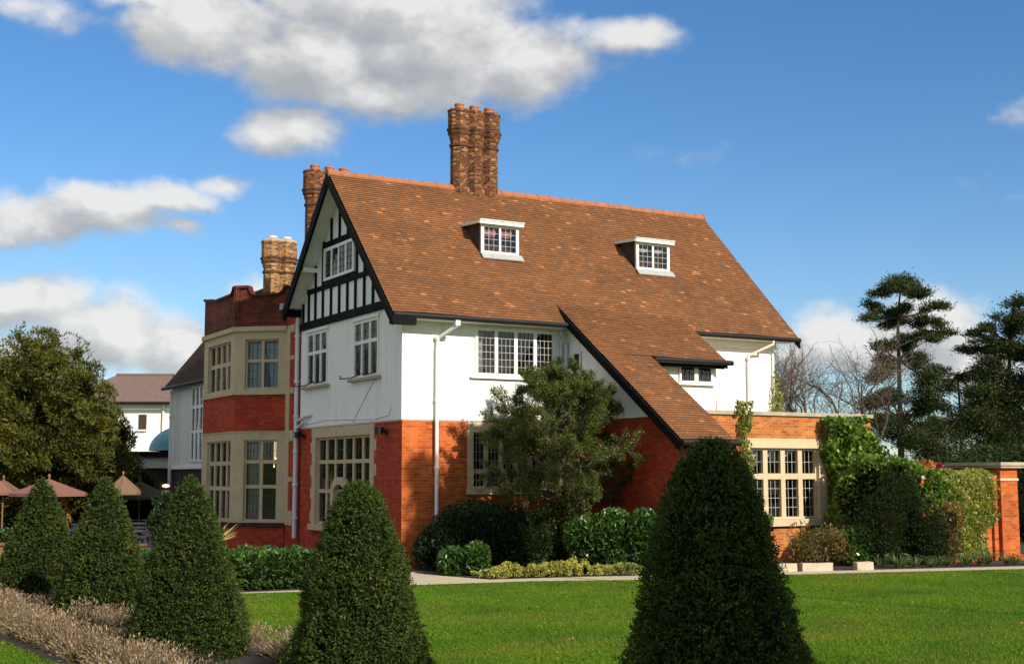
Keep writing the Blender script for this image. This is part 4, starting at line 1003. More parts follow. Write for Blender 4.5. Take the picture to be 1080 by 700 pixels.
for bl, sd, lb in ((low_row(.12, 1.42, -2.92, -3.28, .13, .17, 35), 35, 'long low yellow variegated shrub edging the path, left of the ivy clad trunk'),
                   (low_row(1.62, 2.35, -3.2, -3.38, .30, .20, 37), 37, 'taller yellow variegated shrub at the foot of the ivy clad trunk'), (low_row(2.6, 3.0, -3.5, -3.62, .13, .10, 38), 38, 'small yellow green shrub in front of the laurel bush')):
    o = bush_mesh('variegated_shrub', bl, 700*len(bl), .042, .020, L_euony, sd, rough=.09, freq=6, core=.5, gap=.25, shell=.6)
    tag(o, lb, 'shrub')

# ---- the yew in front of the facade
def gen_tree(p, trunk_pts, trunk_r, boughs, seed, sub=7, tw=5, bend=.16, tip_up=.03, lens=.45, subl=.5):
    """returns bark paths and twig segments (pos, dir)"""
    r = np.random.default_rng(seed); paths = [(np.array(trunk_pts, float), np.array(trunk_r, float))]; tips = []
    tp = np.array(trunk_pts, float)
    for (h, az_, elv, Lb, rb) in boughs:
        i = np.searchsorted(tp[:, 2], h); i = min(max(i, 1), len(tp)-1); f = (h-tp[i-1, 2])/(tp[i, 2]-tp[i-1, 2]+1e-6)
        s = tp[i-1]+(tp[i]-tp[i-1])*min(max(f, 0), 1)
        d = np.array([math.cos(az_)*math.cos(elv), math.sin(az_)*math.cos(elv), math.sin(elv)])
        pts, _ = limb(s, d, Lb, bend, tip_up, 8, r); paths.append((pts, np.linspace(rb, rb*.25, 8)))
        for k in range(sub):
            f = .25+.75*(k+r.random())/sub; j = min(int(f*7), 6); q = pts[j]+(pts[j+1]-pts[j])*(f*7-j)
            dd = unit((pts[j+1]-pts[j])[None])[0]+r.normal(size=3)*.65; l2 = Lb*subl*(1.15-f*.6)
            p2, _ = limb(q, dd, l2, .2, .04, 6, r); paths.append((p2, np.linspace(rb*.35, rb*.10, 6)))
            for mth in range(tw):
                f2 = .2+.8*(mth+r.random())/tw; j2 = min(int(f2*5), 4); q2 = p2[j2]+(p2[j2+1]-p2[j2])*(f2*5-j2)
                d2 = unit((p2[j2+1]-p2[j2])[None])[0]+r.normal(size=3)*.7; l3 = l2*lens*(1.1-f2*.5)
                p3, _ = limb(q2, d2, l3, .2, .05, 4, r); paths.append((p3, np.linspace(rb*.14, rb*.05, 4))); tips.append(p3)
    return paths, tips
def foliage_on(tips, per, Lf, Wf, mat_, seed, spread=.05, parent=None, out=.35, upb=.15, name='foliage', keep=None):
    r = np.random.default_rng(seed); Ps = []; As = []
    T = np.array(tips)  # n,4,3
    n = len(T)
    f = r.random((n, per))*3; j = np.minimum(f.astype(int), 2); fr_ = f-j
    a = T[np.arange(n)[:, None], j]; b_ = T[np.arange(n)[:, None], j+1]
    P = (a+(b_-a)*fr_[..., None]).reshape(-1, 3); d = unit((b_-a).reshape(-1, 3))
    P += r.normal(size=P.shape)*spread
    A = d*.8+r.normal(size=P.shape)*.6; A[:, 2] += upb
    if keep is not None:
        ok = keep(P); P, A = P[ok], A[ok]
    sz = r.uniform(.6, 1.3, len(P))
    v, q = leafquads(P, A, Lf*sz, Wf*sz)
    return fast_mesh(name, v, q, mat_, parent)
def bark_mesh(name, paths, mat_, parent, n=5):
    v, q = tube_np(paths, n); return fast_mesh(name, v, q, mat_, parent)
TB = (2.45, -1.72, 0)
TR = empty('yew_tree', TB, 'open dark green yew tree with ivy clad trunk in front of the sunlit facade', 'tree')
rb_ = np.random.default_rng(41); boughs = []
for k in range(50):
    h = 1.05+2.15*(k/50); az_ = k*2.4+rb_.uniform(-.3, .3); lo = h < 1.6
    Lb = np.interp(h, [1.05, 1.5, 2.0, 2.6, 3.15], [1.35, 1.55, 1.45, 1.15, .7])*rb_.uniform(.8, 1.12)
    boughs.append((h, az_, np.interp(h, [1.0, 1.6, 2.6, 3.2], [.12, .28, .70, 1.1])+rb_.uniform(-.12, .12), Lb, .030 if lo else .024))
trunk = [(0, 0, 0), (.02, .01, .5), (-.03, .03, 1.0), (.03, 0, 1.6), (0, .02, 2.3), (.02, 0, 2.9), (.0, .0, 3.35)]
paths, tips = gen_tree(None, trunk, [.15, .12, .10, .085, .06, .04, .02], boughs, 41, sub=7, tw=5, bend=.13, tip_up=.03)
tips = [t_ for t_ in tips]
bark_mesh('trunk', paths, M_bark, TR)
foliage_on(tips, 98, .046, .0145, L_yew, 42, .034, TR, name='crown', keep=lambda P: (P[:, 2] > 1.25+.18*np.sin(P[:, 0]*4)) & ((P[:, 2] > 1.75) | (P[:, 0] < .55) | (rng.random(len(P)) < .35)))
o = bush_mesh('ivy', [(.0, -.02, .45, .22, .22, .5), (.06, -.03, 1.0, .24, .24, .42), (.28, -.15, .95, .3, .25, .38), (-.25, -.05, .85, .28, .25, .4), (-.45, -.1, .45, .35, .3, .42)], 5200, .060, .030, L_yew, 43, core=.7, rough=.08, freq=5)
o.parent = TR

# ---- climbers and shrubs by the annexe
def climber(name, pts_fn, n, Lf, Wf, mat_, seed, label, cat, depth=.12, nrm=(0, -1, 0)):
    r = np.random.default_rng(seed); P = pts_fn(r, n)
    P = P+np.array(nrm)*(r.random(len(P))**1.3*depth)[:, None]*(.6+.8*np.abs(fbm3(P, 4, seed)))[:, None]
    A = r.normal(size=P.shape)*.5+np.array([0, 0, -.6])+np.array(nrm)*.35
    sz = r.uniform(.6, 1.3, len(P))
    v, q = leafquads(P, A, Lf*sz, Wf*sz, flat=np.cross(A, np.array(nrm)+r.normal(size=P.shape)*.45))
    o = fast_mesh(name, v, q, mat_); return tag(o, label, cat)
def ivy_fn(r, n):
    x = r.uniform(8.75, 10.45, n*3); z = r.uniform(.2, 3.15, n*3); nz = fbm3(np.stack([x, z*0, z], 1), 2.5, 3)*.16
    left = np.interp(z, [0, .5, 1.0, 1.6, 2.2, 3.2], [8.7, 8.72, 8.95, 8.98, 8.80, 8.80]); right = np.interp(z, [0, 2.1, 2.45, 2.75, 3.2], [10.5, 10.5, 10.25, 9.78, 9.70])
    ok = (x > left+nz) & (x < right+nz*1.3) & (z < 3.02+nz*.7); x, z = x[ok][:n], z[ok][:n]
    return np.stack([x, np.full_like(x, -2.05), z], 1)
climber('climbing_creeper', ivy_fn, 11000, .11, .075, L_ivy, 51, 'bright green creeper covering the right end of the annexe wall', 'creeper', .38)
def vine_fn(r, n):
    x = r.uniform(6.35, 7.2, n*4); z = r.uniform(1.1, 3.25, n*4); nz = fbm3(np.stack([x, z*0, z], 1), 5, 4)
    c = 6.72+.06*np.sin(z*4)+.1*(z-2)*np.sign(nz)*(z > 2.3); ok = (np.abs(x-c) < .10+.12*np.abs(nz)) | ((z > 2.95) & (z < 3.12) & (x < 6.9) & (nz > .1)); x, z = x[ok][:n], z[ok][:n]
    return np.stack([x, np.full_like(x, -2.03), z], 1)
climber('climbing_vine', vine_fn, 1200, .085, .05, L_vine, 52, 'thin pale vine climbing the annexe left of its window', 'creeper', .14)
def vine2_fn(r, n):
    x = r.uniform(9.0, 9.5, n*2); z = 3.1+r.random(n*2)**1.7*1.0; ok = np.abs(x-9.28) < .16*(1.2-(z-3.1)); x, z = x[ok][:n], z[ok][:n]
    return np.stack([x, np.full_like(x, -.1), z], 1)
climber('climbing_vine', vine2_fn, 260, .09, .05, L_vine, 53, 'wispy vine on the white wall corner above the annexe roof', 'creeper', .15)
o = bush_mesh('climber_mound', [(9.35, -3.0, 1.65, .75, .6, .55), (9.0, -2.8, 1.25, .5, .45, .8), (9.55, -4.2, 1.45, .45, .4, .42), (9.2, -4.0, 1.75, .5, .45, .35), (9.2, -3.4, .7, .5, .5, .7), (8.9, -2.6, .6, .4, .4, .65), (9.55, -4.3, 1.72, .3, .25, .18), (8.6, -3.1, .45, .38, .35, .45)], 12500, .10, .06, L_ivy, 54, rough=.16, freq=3, core=.78, droop=.5)
tag(o, 'bright green creeper mound spilling forward behind the dark shrub', 'creeper')
o = bush_mesh('dark_conifer_shrub', [(8.55, -4.1, .70, .70, .55, .72), (8.75, -4.1, 1.25, .50, .42, .55), (9.15, -4.5, .6, .55, .45, .62), (8.2, -3.8, .45, .45, .45, .5), (8.95, -4.3, 1.0, .5, .4, .5)], 24000, .055, .016, L_shrub, 55, rough=.26, freq=2.6, core=.72, up_bias=.5)
tag(o, 'dark bushy evergreen shrub in front of the bright creeper', 'shrub')
o = bush_mesh('autumn_shrub', [(9.75, -4.62, .85, .22, .2, .3), (9.6, -4.6, .45, .35, .28, .4)], 2600, .06, .03, L_autumn, 56, rough=.1, freq=5, core=.45)
tag(o, 'rusty brown leaved shrub against the garden wall', 'shrub')
o = bush_mesh('rose_shrub', [(6.55, -3.9, .35, .45, .35, .35), (7.1, -3.9, .42, .45, .35, .40), (7.5, -3.8, .3, .4, .35, .3)], 6500, .05, .026, L_rose, 57, rough=.30, freq=3.5, core=0, up_bias=.6, shell=.9, gap=.5)
tag(o, 'straggly brownish rose shrub under the annexe window', 'shrub')
o = bush_mesh('young_shrub', [(7.75, -3.95, .35, .32, .3, .36), (7.95, -3.95, .5, .26, .25, .3)], 1500, .10, .05, L_laurel, 58, rough=.1, freq=5, core=.5)
tag(o, 'bright broad leaved shrub right of the rose under the annexe window', 'shrub')
o = bush_mesh('leafy_shoot', [(7.0, -2.35, .85, .16, .12, .12), (6.72, -2.4, .9, .14, .14, .16)], 260, .09, .05, L_ivy, 59, rough=.05, freq=5, core=0)
tag(o, 'few light green shoots rising over the annexe window sill', 'plant')

# ---- garden wall, its creeper and the pier
GW = empty('garden_wall', (9.3, -4.3, 0), 'brick garden wall mostly covered by variegated ivy', 'wall')
def loc_mb(b, o): b.v = [tuple(Vector(p)-o.location) for p in b.v]; return b
b = MB(); b.box(9.32, 11.46, -4.30, -4.07, 0, 1.66); b.build; loc_mb(b, GW); b.build('wall', M_brick, GW)
b = MB(); b.box(9.42, 9.58, -4.36, -4.302, 0, 1.66); b.box(11.30, 11.42, -4.36, -4.302, 0, 1.7); loc_mb(b, GW); b.build('buttress', M_brick, GW)
b = MB(); b.box(9.29, 11.46, -4.34, -4.03, 1.662, 1.73); loc_mb(b, GW); b.build('coping', M_coping, GW)
b = MB(); b.box(9.32, 9.55, -4.068, -2.0, 0, 1.66); loc_mb(b, GW); b.build('return_wall', M_brick, GW)
GP = empty('gate_pier', (11.75, -4.0, 0), 'tall brick gate pier with flat stone cap at the end of the garden wall', 'gate pier')
b = MB(); b.box(11.47, 11.98, -4.42, -3.2, .12, 1.88); loc_mb(b, GP); b.build('pier', M_brick, GP)
b = MB(); b.box(11.44, 12.01, -4.45, -3.17, .0, .12); b.hexa([(11.40, -4.49, 0), (12.05, -4.49, 0), (12.05, -3.15, 0), (11.40, -3.15, 0), (11.40, -4.49, .09), (12.05, -4.49, .09), (12.05, -3.15, .09), (11.40, -3.15, .09)]); loc_mb(b, GP); b.build('plinth', M_brick, GP)
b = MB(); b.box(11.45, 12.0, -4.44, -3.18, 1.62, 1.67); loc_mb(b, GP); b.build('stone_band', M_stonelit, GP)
b = MB(); b.box(11.38, 12.08, -4.52, -3.1, 1.882, 1.93); b.hexa([(11.35, -4.55, 1.932), (12.11, -4.55, 1.932), (12.11, -3.07, 1.932), (11.35, -3.07, 1.932), (11.36, -4.54, 2.0), (12.10, -4.54, 2.0), (12.10, -3.08, 2.0), (11.36, -3.08, 2.0)]); loc_mb(b, GP); b.build('cap', M_coping, GP)
def wallivy_fn(r, n):
    x = r.uniform(9.3, 11.45, n*2); z = r.uniform(.1, 1.95, n*2); nz = fbm3(np.stack([x, z*0, z], 1), 3.5, 8)*.14
    left = np.interp(z, [0, .6, 1.0, 1.4, 2], [9.75, 9.80, 9.66, 9.45, 9.4]); right = np.interp(z, [0, .5, 1.0, 1.7], [11.0, 11.05, 11.32, 11.42])
    ok = (x > left+nz) & (x < right+nz) & (z < 1.74+nz*.9); x, z = x[ok][:n], z[ok][:n]
    return np.stack([x, np.full_like(x, -4.31), z], 1)
climber('wall_ivy', wallivy_fn, 9000, .060, .042, L_ivywall, 61, 'yellow green variegated ivy hanging over the garden wall', 'ivy', .20)
o = bush_mesh('ivy_top', [(x, -4.2, 1.74, .22, .2, .10+.04*math.sin(x*7)) for x in np.arange(9.6, 11.4, .25)], 2600, .06, .042, L_ivywall, 62, rough=.05, freq=6, core=.6)
tag(o, 'ivy growing along the top of the garden wall', 'ivy')
o = bush_mesh('orange_shrub', [(9.75, -3.9, 1.88, .3, .2, .12)], 420, .06, .035, L_orange, 63, rough=.08, freq=6, core=0)
tag(o, 'orange leaved sprig over the wall end beside the red shrub', 'plant')
# strappy plants along the path
def strap_mesh(seed, n=46, h=.30):
    r = np.random.default_rng(seed); a = r.random(n)*6.28; le = r.uniform(.5, 1.1, n)*h
    base = np.stack([np.cos(a)*.04*r.random(n), np.sin(a)*.04*r.random(n), np.zeros(n)], 1)
    A = np.stack([np.cos(a)*.55, np.sin(a)*.55, np.ones(n)], 1)+r.normal(size=(n, 3))*.15; A = unit(A)
    v, q = leafquads(base+A*le[:, None]*.5, A, le, .020)
    v2, q2 = leafquads(base+A*le[:, None]*.95+np.stack([np.cos(a), np.sin(a), -.4+0*a], 1)*le[:, None]*.13, np.stack([np.cos(a), np.sin(a), -.3+0*a], 1), le*.4, .015)
    vv, qq, _ = join([(v, q, 0), (v2, q2, 0)])
    return fast_mesh('strap_leaved_plant', vv, qq, L_strap)
st = [strap_mesh(s) for s in (71, 72)]
pts = [(7.75+i*.235+random.uniform(-.08, .08), 0) for i in range(17)]
pts = [(x, np.interp(x, [5.6, 10.43, 18], [-4.35, -5.5, -7.6])+random.uniform(-.02, .22)) for x, _ in pts]
for i, (x, y) in enumerate(pts):
    o = st[i] if i < 2 else st[i % 2].copy()
    if i >= 2: COL.objects.link(o)
    o.location = (x, y, 0); s_ = random.uniform(.7, 1.15); o.scale = (s_, s_, s_); o.rotation_euler.z = random.uniform(0, 6)
    tag(o, 'tuft of arching strap leaves at the foot of the garden wall by the path', 'plant', 'strap leaved tufts along the path')
# stone edging blocks
for i, (x, wd, lb) in enumerate(((5.58, .36, 'leftmost pale stone edging block by the path, beside the dark yew cone'), (6.17, .62, 'longest pale stone edging block, in the middle of the three'), (7.12, .34, 'rightmost pale stone edging block, beside the strap leaved tufts'))):
    y = np.interp(x, [5.6, 10.43], [-4.50, -5.70]); bm = bmesh.new(); bmesh.ops.create_cube(bm, size=1)
    bmesh.ops.subdivide_edges(bm, edges=bm.edges[:], cuts=3, use_grid_fill=True)
    for v in bm.verts:
        v.co.x *= wd; v.co.y *= .16; v.co.z = (v.co.z+.5)*.15
        q = v.co; k = fbm3(np.array([[q.x+i*3, q.y, q.z]]), 9, 5)[0]*.016; v.co += Vector((k, k*.6, k*.5))
    bmesh.ops.bevel(bm, geom=bm.edges[:], offset=.006, segments=1, affect='EDGES')
    me = bpy.data.meshes.new('edging_stone'); bm.to_mesh(me); bm.free(); me.materials.append(M_kerb)
    o = bpy.data.objects.new('edging_stone', me); COL.objects.link(o); o.location = (x, y, 0); o.rotation_euler.z = -.25
    tag(o, lb, 'stone block', 'stone edging blocks')
# yucca
def yucca():
    r = np.random.default_rng(81); n = 42; a = r.random(n)*6.28; e = r.uniform(.2, 1.4, n); le = r.uniform(.45, .75, n)
    A = np.stack([np.cos(a)*np.cos(e), np.sin(a)*np.cos(e), np.sin(e)], 1)
    v, q = leafquads(A*le[:, None]*.5+np.array([0, 0, .35]), A, le, .035)
    o = fast_mesh('spiky_yucca', v, q, L_yucca, None, None, (-2.2, 4.6, 0)); return tag(o, 'yellow spiky yucca at the left foot of the stone bay', 'plant')
yucca()

# ------------------------------------------------------------------ beyond the house
FWH = Vector((math.sin(YAW), math.cos(YAW), 0))
def gz(px, d):
    p = at(px, 501, d); return Vector((p.x, p.y, 0))
# ---- bare trees
def bare_tree(base, H, spread, seed, label, lean=0.):
    r = np.random.default_rng(seed); paths = []
    def grow(p, d, Lb, rad, lev):
        k = 6; pts, d2 = limb(p, d, Lb, .13+.03*lev, .05, k, r); paths.append((pts, np.linspace(rad, rad*.62, k)))
        if lev >= 5: return
        n = 4 if lev in (2, 3) else 3
        for i in range(n):
            f = 1. if i == 0 else r.uniform(.35, .95); j = min(int(f*(k-1)), k-2); q = pts[j]+(pts[j+1]-pts[j])*(f*(k-1)-j)
            nd = d2+r.normal(size=3)*np.array([1, 1, .6])*(.30 if i == 0 else .66)*spread; nd[2] += .04
            grow(q, nd/np.linalg.norm(nd), Lb*r.uniform(.62, .84), rad*(.66 if i == 0 else .5), lev+1)
    for i in range(3):
        a = i*2.1+seed; grow(np.array([0, 0, H*.10]), np.array([math.cos(a)*.35+lean, math.sin(a)*.35, 1.]), H*.30, H*.014, 0)
    paths.insert(0, (np.array([[0, 0, 0], [0, 0, H*.06], [0, 0, H*.14]]), np.array([H*.028, H*.022, H*.016])))
    T = empty('bare_tree', base, label, 'tree')
    fine = [p for p in paths if p[1][0] < .02]; big = [p for p in paths if p[1][0] >= .02]
    fine = [(p, np.maximum(r_*.8, .006)) for p, r_ in fine]
    v, q = tube_np(big, 6); fast_mesh('trunk', v, q, M_barepale, T); v, q = tube_np(fine, 3); fast_mesh('twigs', v, q, M_barepale, T)
bare_tree(gz(888, 50), 8.1, .95, 91, 'wide bare leafless tree behind the annexe roof')
bare_tree(gz(836, 54), 8.2, .8, 92, 'narrower bare tree close to the white wall corner', -.05)

# ---- pines
def pine(base_px, d, trunk_px, clumps, seed, label, dens=260, Lf=.24, wide=1.22, name='pine_tree', mat_=L_pine, depth=1.0, boughs=True):
    r = np.random.default_rng(seed); k = d/FPX; B = gz(base_px, d); T = empty(name, B, label, 'tree')
    bl = np.array(B)
    tpts = np.array([np.array(at(px, py, d))-bl for px, py in trunk_px]); tpts[0, 2] = 0
    hh = tpts[:, 2].max(); rad = np.interp(tpts[:, 2], [0, hh], [hh*.016+.03, .035])
    paths = [(tpts, rad)]; Ps = []; As = []; Ls = []
    for (cx, cy, rx, ry) in clumps:
        rx *= wide; ry *= wide*.9
        dd = d+r.uniform(-1, 1)*rx*k*depth
        c = np.array(at(cx, cy, dd))-bl; R_ = np.array([rx*k, rx*k*.85, ry*k])
        n = int(dens*(rx*ry)/34)+300
        # several sub tufts give the clump a ragged, layered outline
        m_ = max(4, int(rx*ry/35)); sub = unit(r.normal(size=(m_, 3)))*(r.random((m_, 1))**.4)*R_+c; sr = .36*min(R_[0], R_[2]*1.8)+.12
        P = sub[r.integers(0, m_, n)]+r.normal(size=(n, 3))*np.array([sr, sr, sr*.55])*.75
        A = unit(P-c+r.normal(size=P.shape)*.6); A[:, 2] += .55
        Ps.append(P); As.append(A)
        i = np.argmin(np.abs(tpts[:, 2]-(c[2]-.12*rx*k))); s = tpts[i]
        mid = (s+c)/2+np.array([0, 0, -.05*np.linalg.norm(c-s)]); 
        if boughs: paths.append((np.array([s, mid, c, c+(c-s)*.12]), np.array([.055, .045, .03, .015])*max(1, rx*k)))
        if boughs:
            for sb in sub[:6]: paths.append((np.array([mid, (mid+sb)/2+r.normal(size=3)*.06, sb]), np.array([.03, .022, .012])))
    P = np.vstack(Ps); A = np.vstack(As); sz = r.uniform(.6, 1.3, len(P))
    ok = P[:, 2] > .05; P, A, sz = P[ok], A[ok], sz[ok]
    v, q = leafquads(P, A, Lf*.80*sz, Lf*.20*sz); fast_mesh('crown', v, q, mat_, T)
    v, q = tube_np(paths, 6); fast_mesh('trunk', v, q, M_barkdk, T)
    return T
z3 = lambda L_: [(x/3.043+800, y/3.043+270, a/3.043, b_/3.043) for x, y, a, b_ in L_]
pine(951, 62, [(951, 580), (951, 500), (949.5, 440), (948, 380), (947, 335), (950, 300)], z3([(480, 92, 66, 22), (425, 92, 25, 14), (400, 122, 35, 12), (520, 118, 45, 18), (370, 160, 30, 13), (430, 172, 60, 14), (560, 165, 34, 13), (360, 196, 25, 10), (560, 208, 45, 14), (460, 215, 55, 16), (585, 255, 36, 13), (520, 262, 62, 13), (400, 292, 52, 18), (480, 290, 40, 13), (540, 335, 48, 20), (395, 330, 35, 10), (400, 380, 50, 20), (560, 398, 55, 22), (540, 450, 55, 22), (385, 470, 60, 22), (540, 492, 55, 18), (430, 550, 60, 35), (540, 560, 60, 16), (480, 590, 70, 22), (420, 440, 40, 14), (370, 520, 40, 25)]), 101, 'tall dark pine with layered flat boughs against the cloud', 620, .20)
pine(1013, 56, [(1016, 590), (1015, 500), (1013, 440), (1010, 395)], z3([(640, 375, 90, 18), (570, 365, 45, 16), (705, 390, 50, 18), (520, 350, 30, 10), (600, 425, 35, 12), (700, 440, 35, 18), (600, 490, 30, 16), (560, 530, 40, 18), (690, 500, 60, 45), (640, 560, 80, 40), (560, 590, 70, 35), (600, 640, 110, 45)]), 102, 'flat topped dark tree between the pine and the right edge', 420, .18, 1.0)
pine(1062, 48, [(1066, 600), (1066, 500), (1064, 420), (1065, 360), (1070, 315)], z3([(835, 145, 38, 22), (850, 190, 40, 30), (790, 205, 45, 16), (690, 245, 40, 10), (735, 235, 35, 12), (720, 272, 50, 13), (830, 235, 50, 26), (665, 300, 28, 9), (710, 300, 40, 11), (790, 300, 60, 35), (840, 330, 45, 40), (760, 345, 50, 22), (740, 385, 50, 35), (820, 430, 80, 60), (720, 440, 55, 40), (780, 500, 85, 60), (690, 520, 60, 50), (840, 560, 80, 60), (740, 590, 90, 60), (930, 300, 80, 60), (930, 430, 90, 80), (930, 560, 90, 80), (880, 640, 120, 60), (760, 650, 100, 50)]), 103, 'large dark conifer at the right edge above the gate pier', 420, .17, .98)
o = bush_mesh('red_shrub', [(0, 0, 1.75, .62, .6, .38), (.45, .1, 1.45, .5, .5, .4), (-.1, 0, .8, .5, .5, .9)], 1900, .10, .055, L_red, 104, rough=.16, freq=3, core=.6, loc=gz(984, 34))
tag(o, 'dark red leaved shrub behind the garden wall', 'shrub')
o = bush_mesh('rusty_shrub', [(0, 0, .9, .55, .5, .9), (.35, 0, 1.35, .5, .45, .55)], 3000, .07, .03, L_autumn, 105, rough=.14, freq=3, core=.6, loc=gz(965, 27.6))
tag(o, 'olive and rust coloured shrub between the creeper mound and the red shrub', 'shrub')
for i, (px, d, w_, h_) in enumerate(((925, 42, 2.0, 2.7), (1010, 44, 2.6, 2.6), (1065, 36, 2.2, 2.6), (1100, 34, 2.4, 2.8))):
    o = bush_mesh('dark_shrub', [(0, 0, h_*.45, w_*.6, w_*.5, h_*.5), (w_*.4, .2, h_*.35, w_*.5, w_*.5, h_*.38), (-w_*.4, .2, h_*.38, w_*.5, w_*.5, h_*.40)], 5000, .15, .05, L_shrub, 106+i, rough=.2, freq=2, core=.8, loc=gz(px, d))
    tag(o, ['dark shrub behind the annexe corner under the tall pine', 'dark shrub under the flat topped tree', 'dark shrub just behind the gate pier', 'dark shrub at the right edge beyond the gate pier'][i], 'shrub')

# ---- the old yew on the left
YB = gz(45, 36); kk = 36/FPX
def pxblob(px, py, rx, ry, dd=0, base=YB, d=36):
    c = at(px, py, d+dd)-base; return (c.x, c.y, c.z, rx*d/FPX, rx*d/FPX*.9, ry*d/FPX)
YT = empty('old_yew_tree', YB, 'broad old yew tree at the left edge behind the parasols', 'tree')
yb_l = [pxblob(45, 388, 26, 34), pxblob(8, 402, 34, 34, .4), pxblob(74, 415, 24, 28, -.3), pxblob(40, 438, 54, 46, -.5), pxblob(96, 452, 28, 34, .2), pxblob(-20, 430, 55, 50, .3), pxblob(120, 468, 26, 34, 0), pxblob(60, 475, 64, 42, -.8), pxblob(0, 480, 60, 40, -.5), pxblob(-60, 470, 60, 60, 0), pxblob(112, 490, 30, 26, -.2), pxblob(30, 510, 90, 30, .5)]
r_ = np.random.default_rng(111)
extra = []
for i in range(90):
    a = r_.uniform(-1.9, 1.9); q_ = r_.uniform(.55, 1.03); py = 357+156*r_.random()**.8; px = 42+np.interp(py, [346, 362, 385, 410, 440, 480, 515], [6, 34, 58, 74, 92, 104, 104])*math.sin(a)*q_; extra.append(pxblob(px, py, r_.uniform(7, 13), r_.uniform(8, 16), -2.2*math.sqrt(max(0, 1.06-q_*q_))+r_.uniform(-.3, .3)))
o = bush_mesh('crown', yb_l+extra, 95000, .14, .034, L_bigyew, 112, rough=.42, freq=2.4, core=.66, ncore=12, up_bias=.35, outward=1.0, shell=.6, gap=.42); o.parent = YT
b = MB(); b.tube([(0, 0, 0), (.05, 0, 1.0), (0, .1, 2.5)], [.32, .26, .18], 10); b.build('trunk', M_barkdk, YT)

# ---- far building with faded tile roof
def slab_house():
    d = 76; k = d/FPX
    H = empty('far_building', gz(140, d), 'distant white building with faded pinkish tile roof behind the old yew', 'building'); o_ = Vector(H.location)
    lat = rt0; dep = FWH
    def P(px, py, dd=0.): q = at(px, py, d); return q+dep*dd-o_
    zt = lambda py: 1.75+(501-py)*k
    def Q(px, z, dd=0.): return at(px, 501, d)+dep*dd-o_+Vector((0, 0, z-1.75))
    ze, zr = zt(424), zt(389)
    b = MB(); x0, x1 = 60, 215
    b.hexa([Q(x0, -.0-0), Q(x1, 0), Q(x1, 0, 9), Q(x0, 0, 9), Q(x0, ze), Q(x1, ze), Q(x1, ze, 9), Q(x0, ze, 9)]); b.build('wall', M_render, H)
    b = MB(); e0, e1 = x0-4, x1+4
    A, B_, C_, D_ = Q(e0, ze-.02, -.5), Q(e1, ze-.02, -.5), Q(e1, ze-.02, 9.5), Q(e0, ze-.02, 9.5); r0, r1 = Q(95, zr, 4.5), Q(159, zr, 4.5)
    b.quad(A, B_, r1, r0); b.add([B_, C_, r1], [(0, 1, 2)]); b.quad(C_, D_, r0, r1); b.add([D_, A, r0], [(0, 1, 2)])
    b.build('roof', M_tilepink, H)
    b = MB(); b.tube([r0, r1], .12, 6); b.tube([r1, B_], .10, 6); b.build('ridge_tiles', M_tilepink, H)
    b = MB(); b.tube([Q(e0, ze-.08, -.6), Q(e1, ze-.08, -.6)], .10, 6); b.build('gutter', M_gutter, H)
    for px in (149, 118, 200):
        w = MB(); w.hexa([Q(px-4, zt(453), -.06), Q(px+4, zt(453), -.06), Q(px+4, zt(453), .05), Q(px-4, zt(453), .05), Q(px-4, zt(437), -.06), Q(px+4, zt(437), -.06), Q(px+4, zt(437), .05), Q(px-4, zt(437), .05)])
        f = w.build('window', M_dkwood, H)
        s = MB(); s.hexa([Q(px-5, zt(454.5), -.16), Q(px+5, zt(454.5), -.16), Q(px+5, zt(454.5), .05), Q(px-5, zt(454.5), .05), Q(px-5, zt(453), -.16), Q(px+5, zt(453), -.16), Q(px+5, zt(453), .05), Q(px-5, zt(453), .05)]); s.build('sill', M_white, f)
    p = MB(); p.tube([Q(171, ze-.1, -.1), Q(171, 0, -.1)], .07, 6); p.build('downpipe', M_white, H)
    # lower lean-to with balustrade
slab_house()

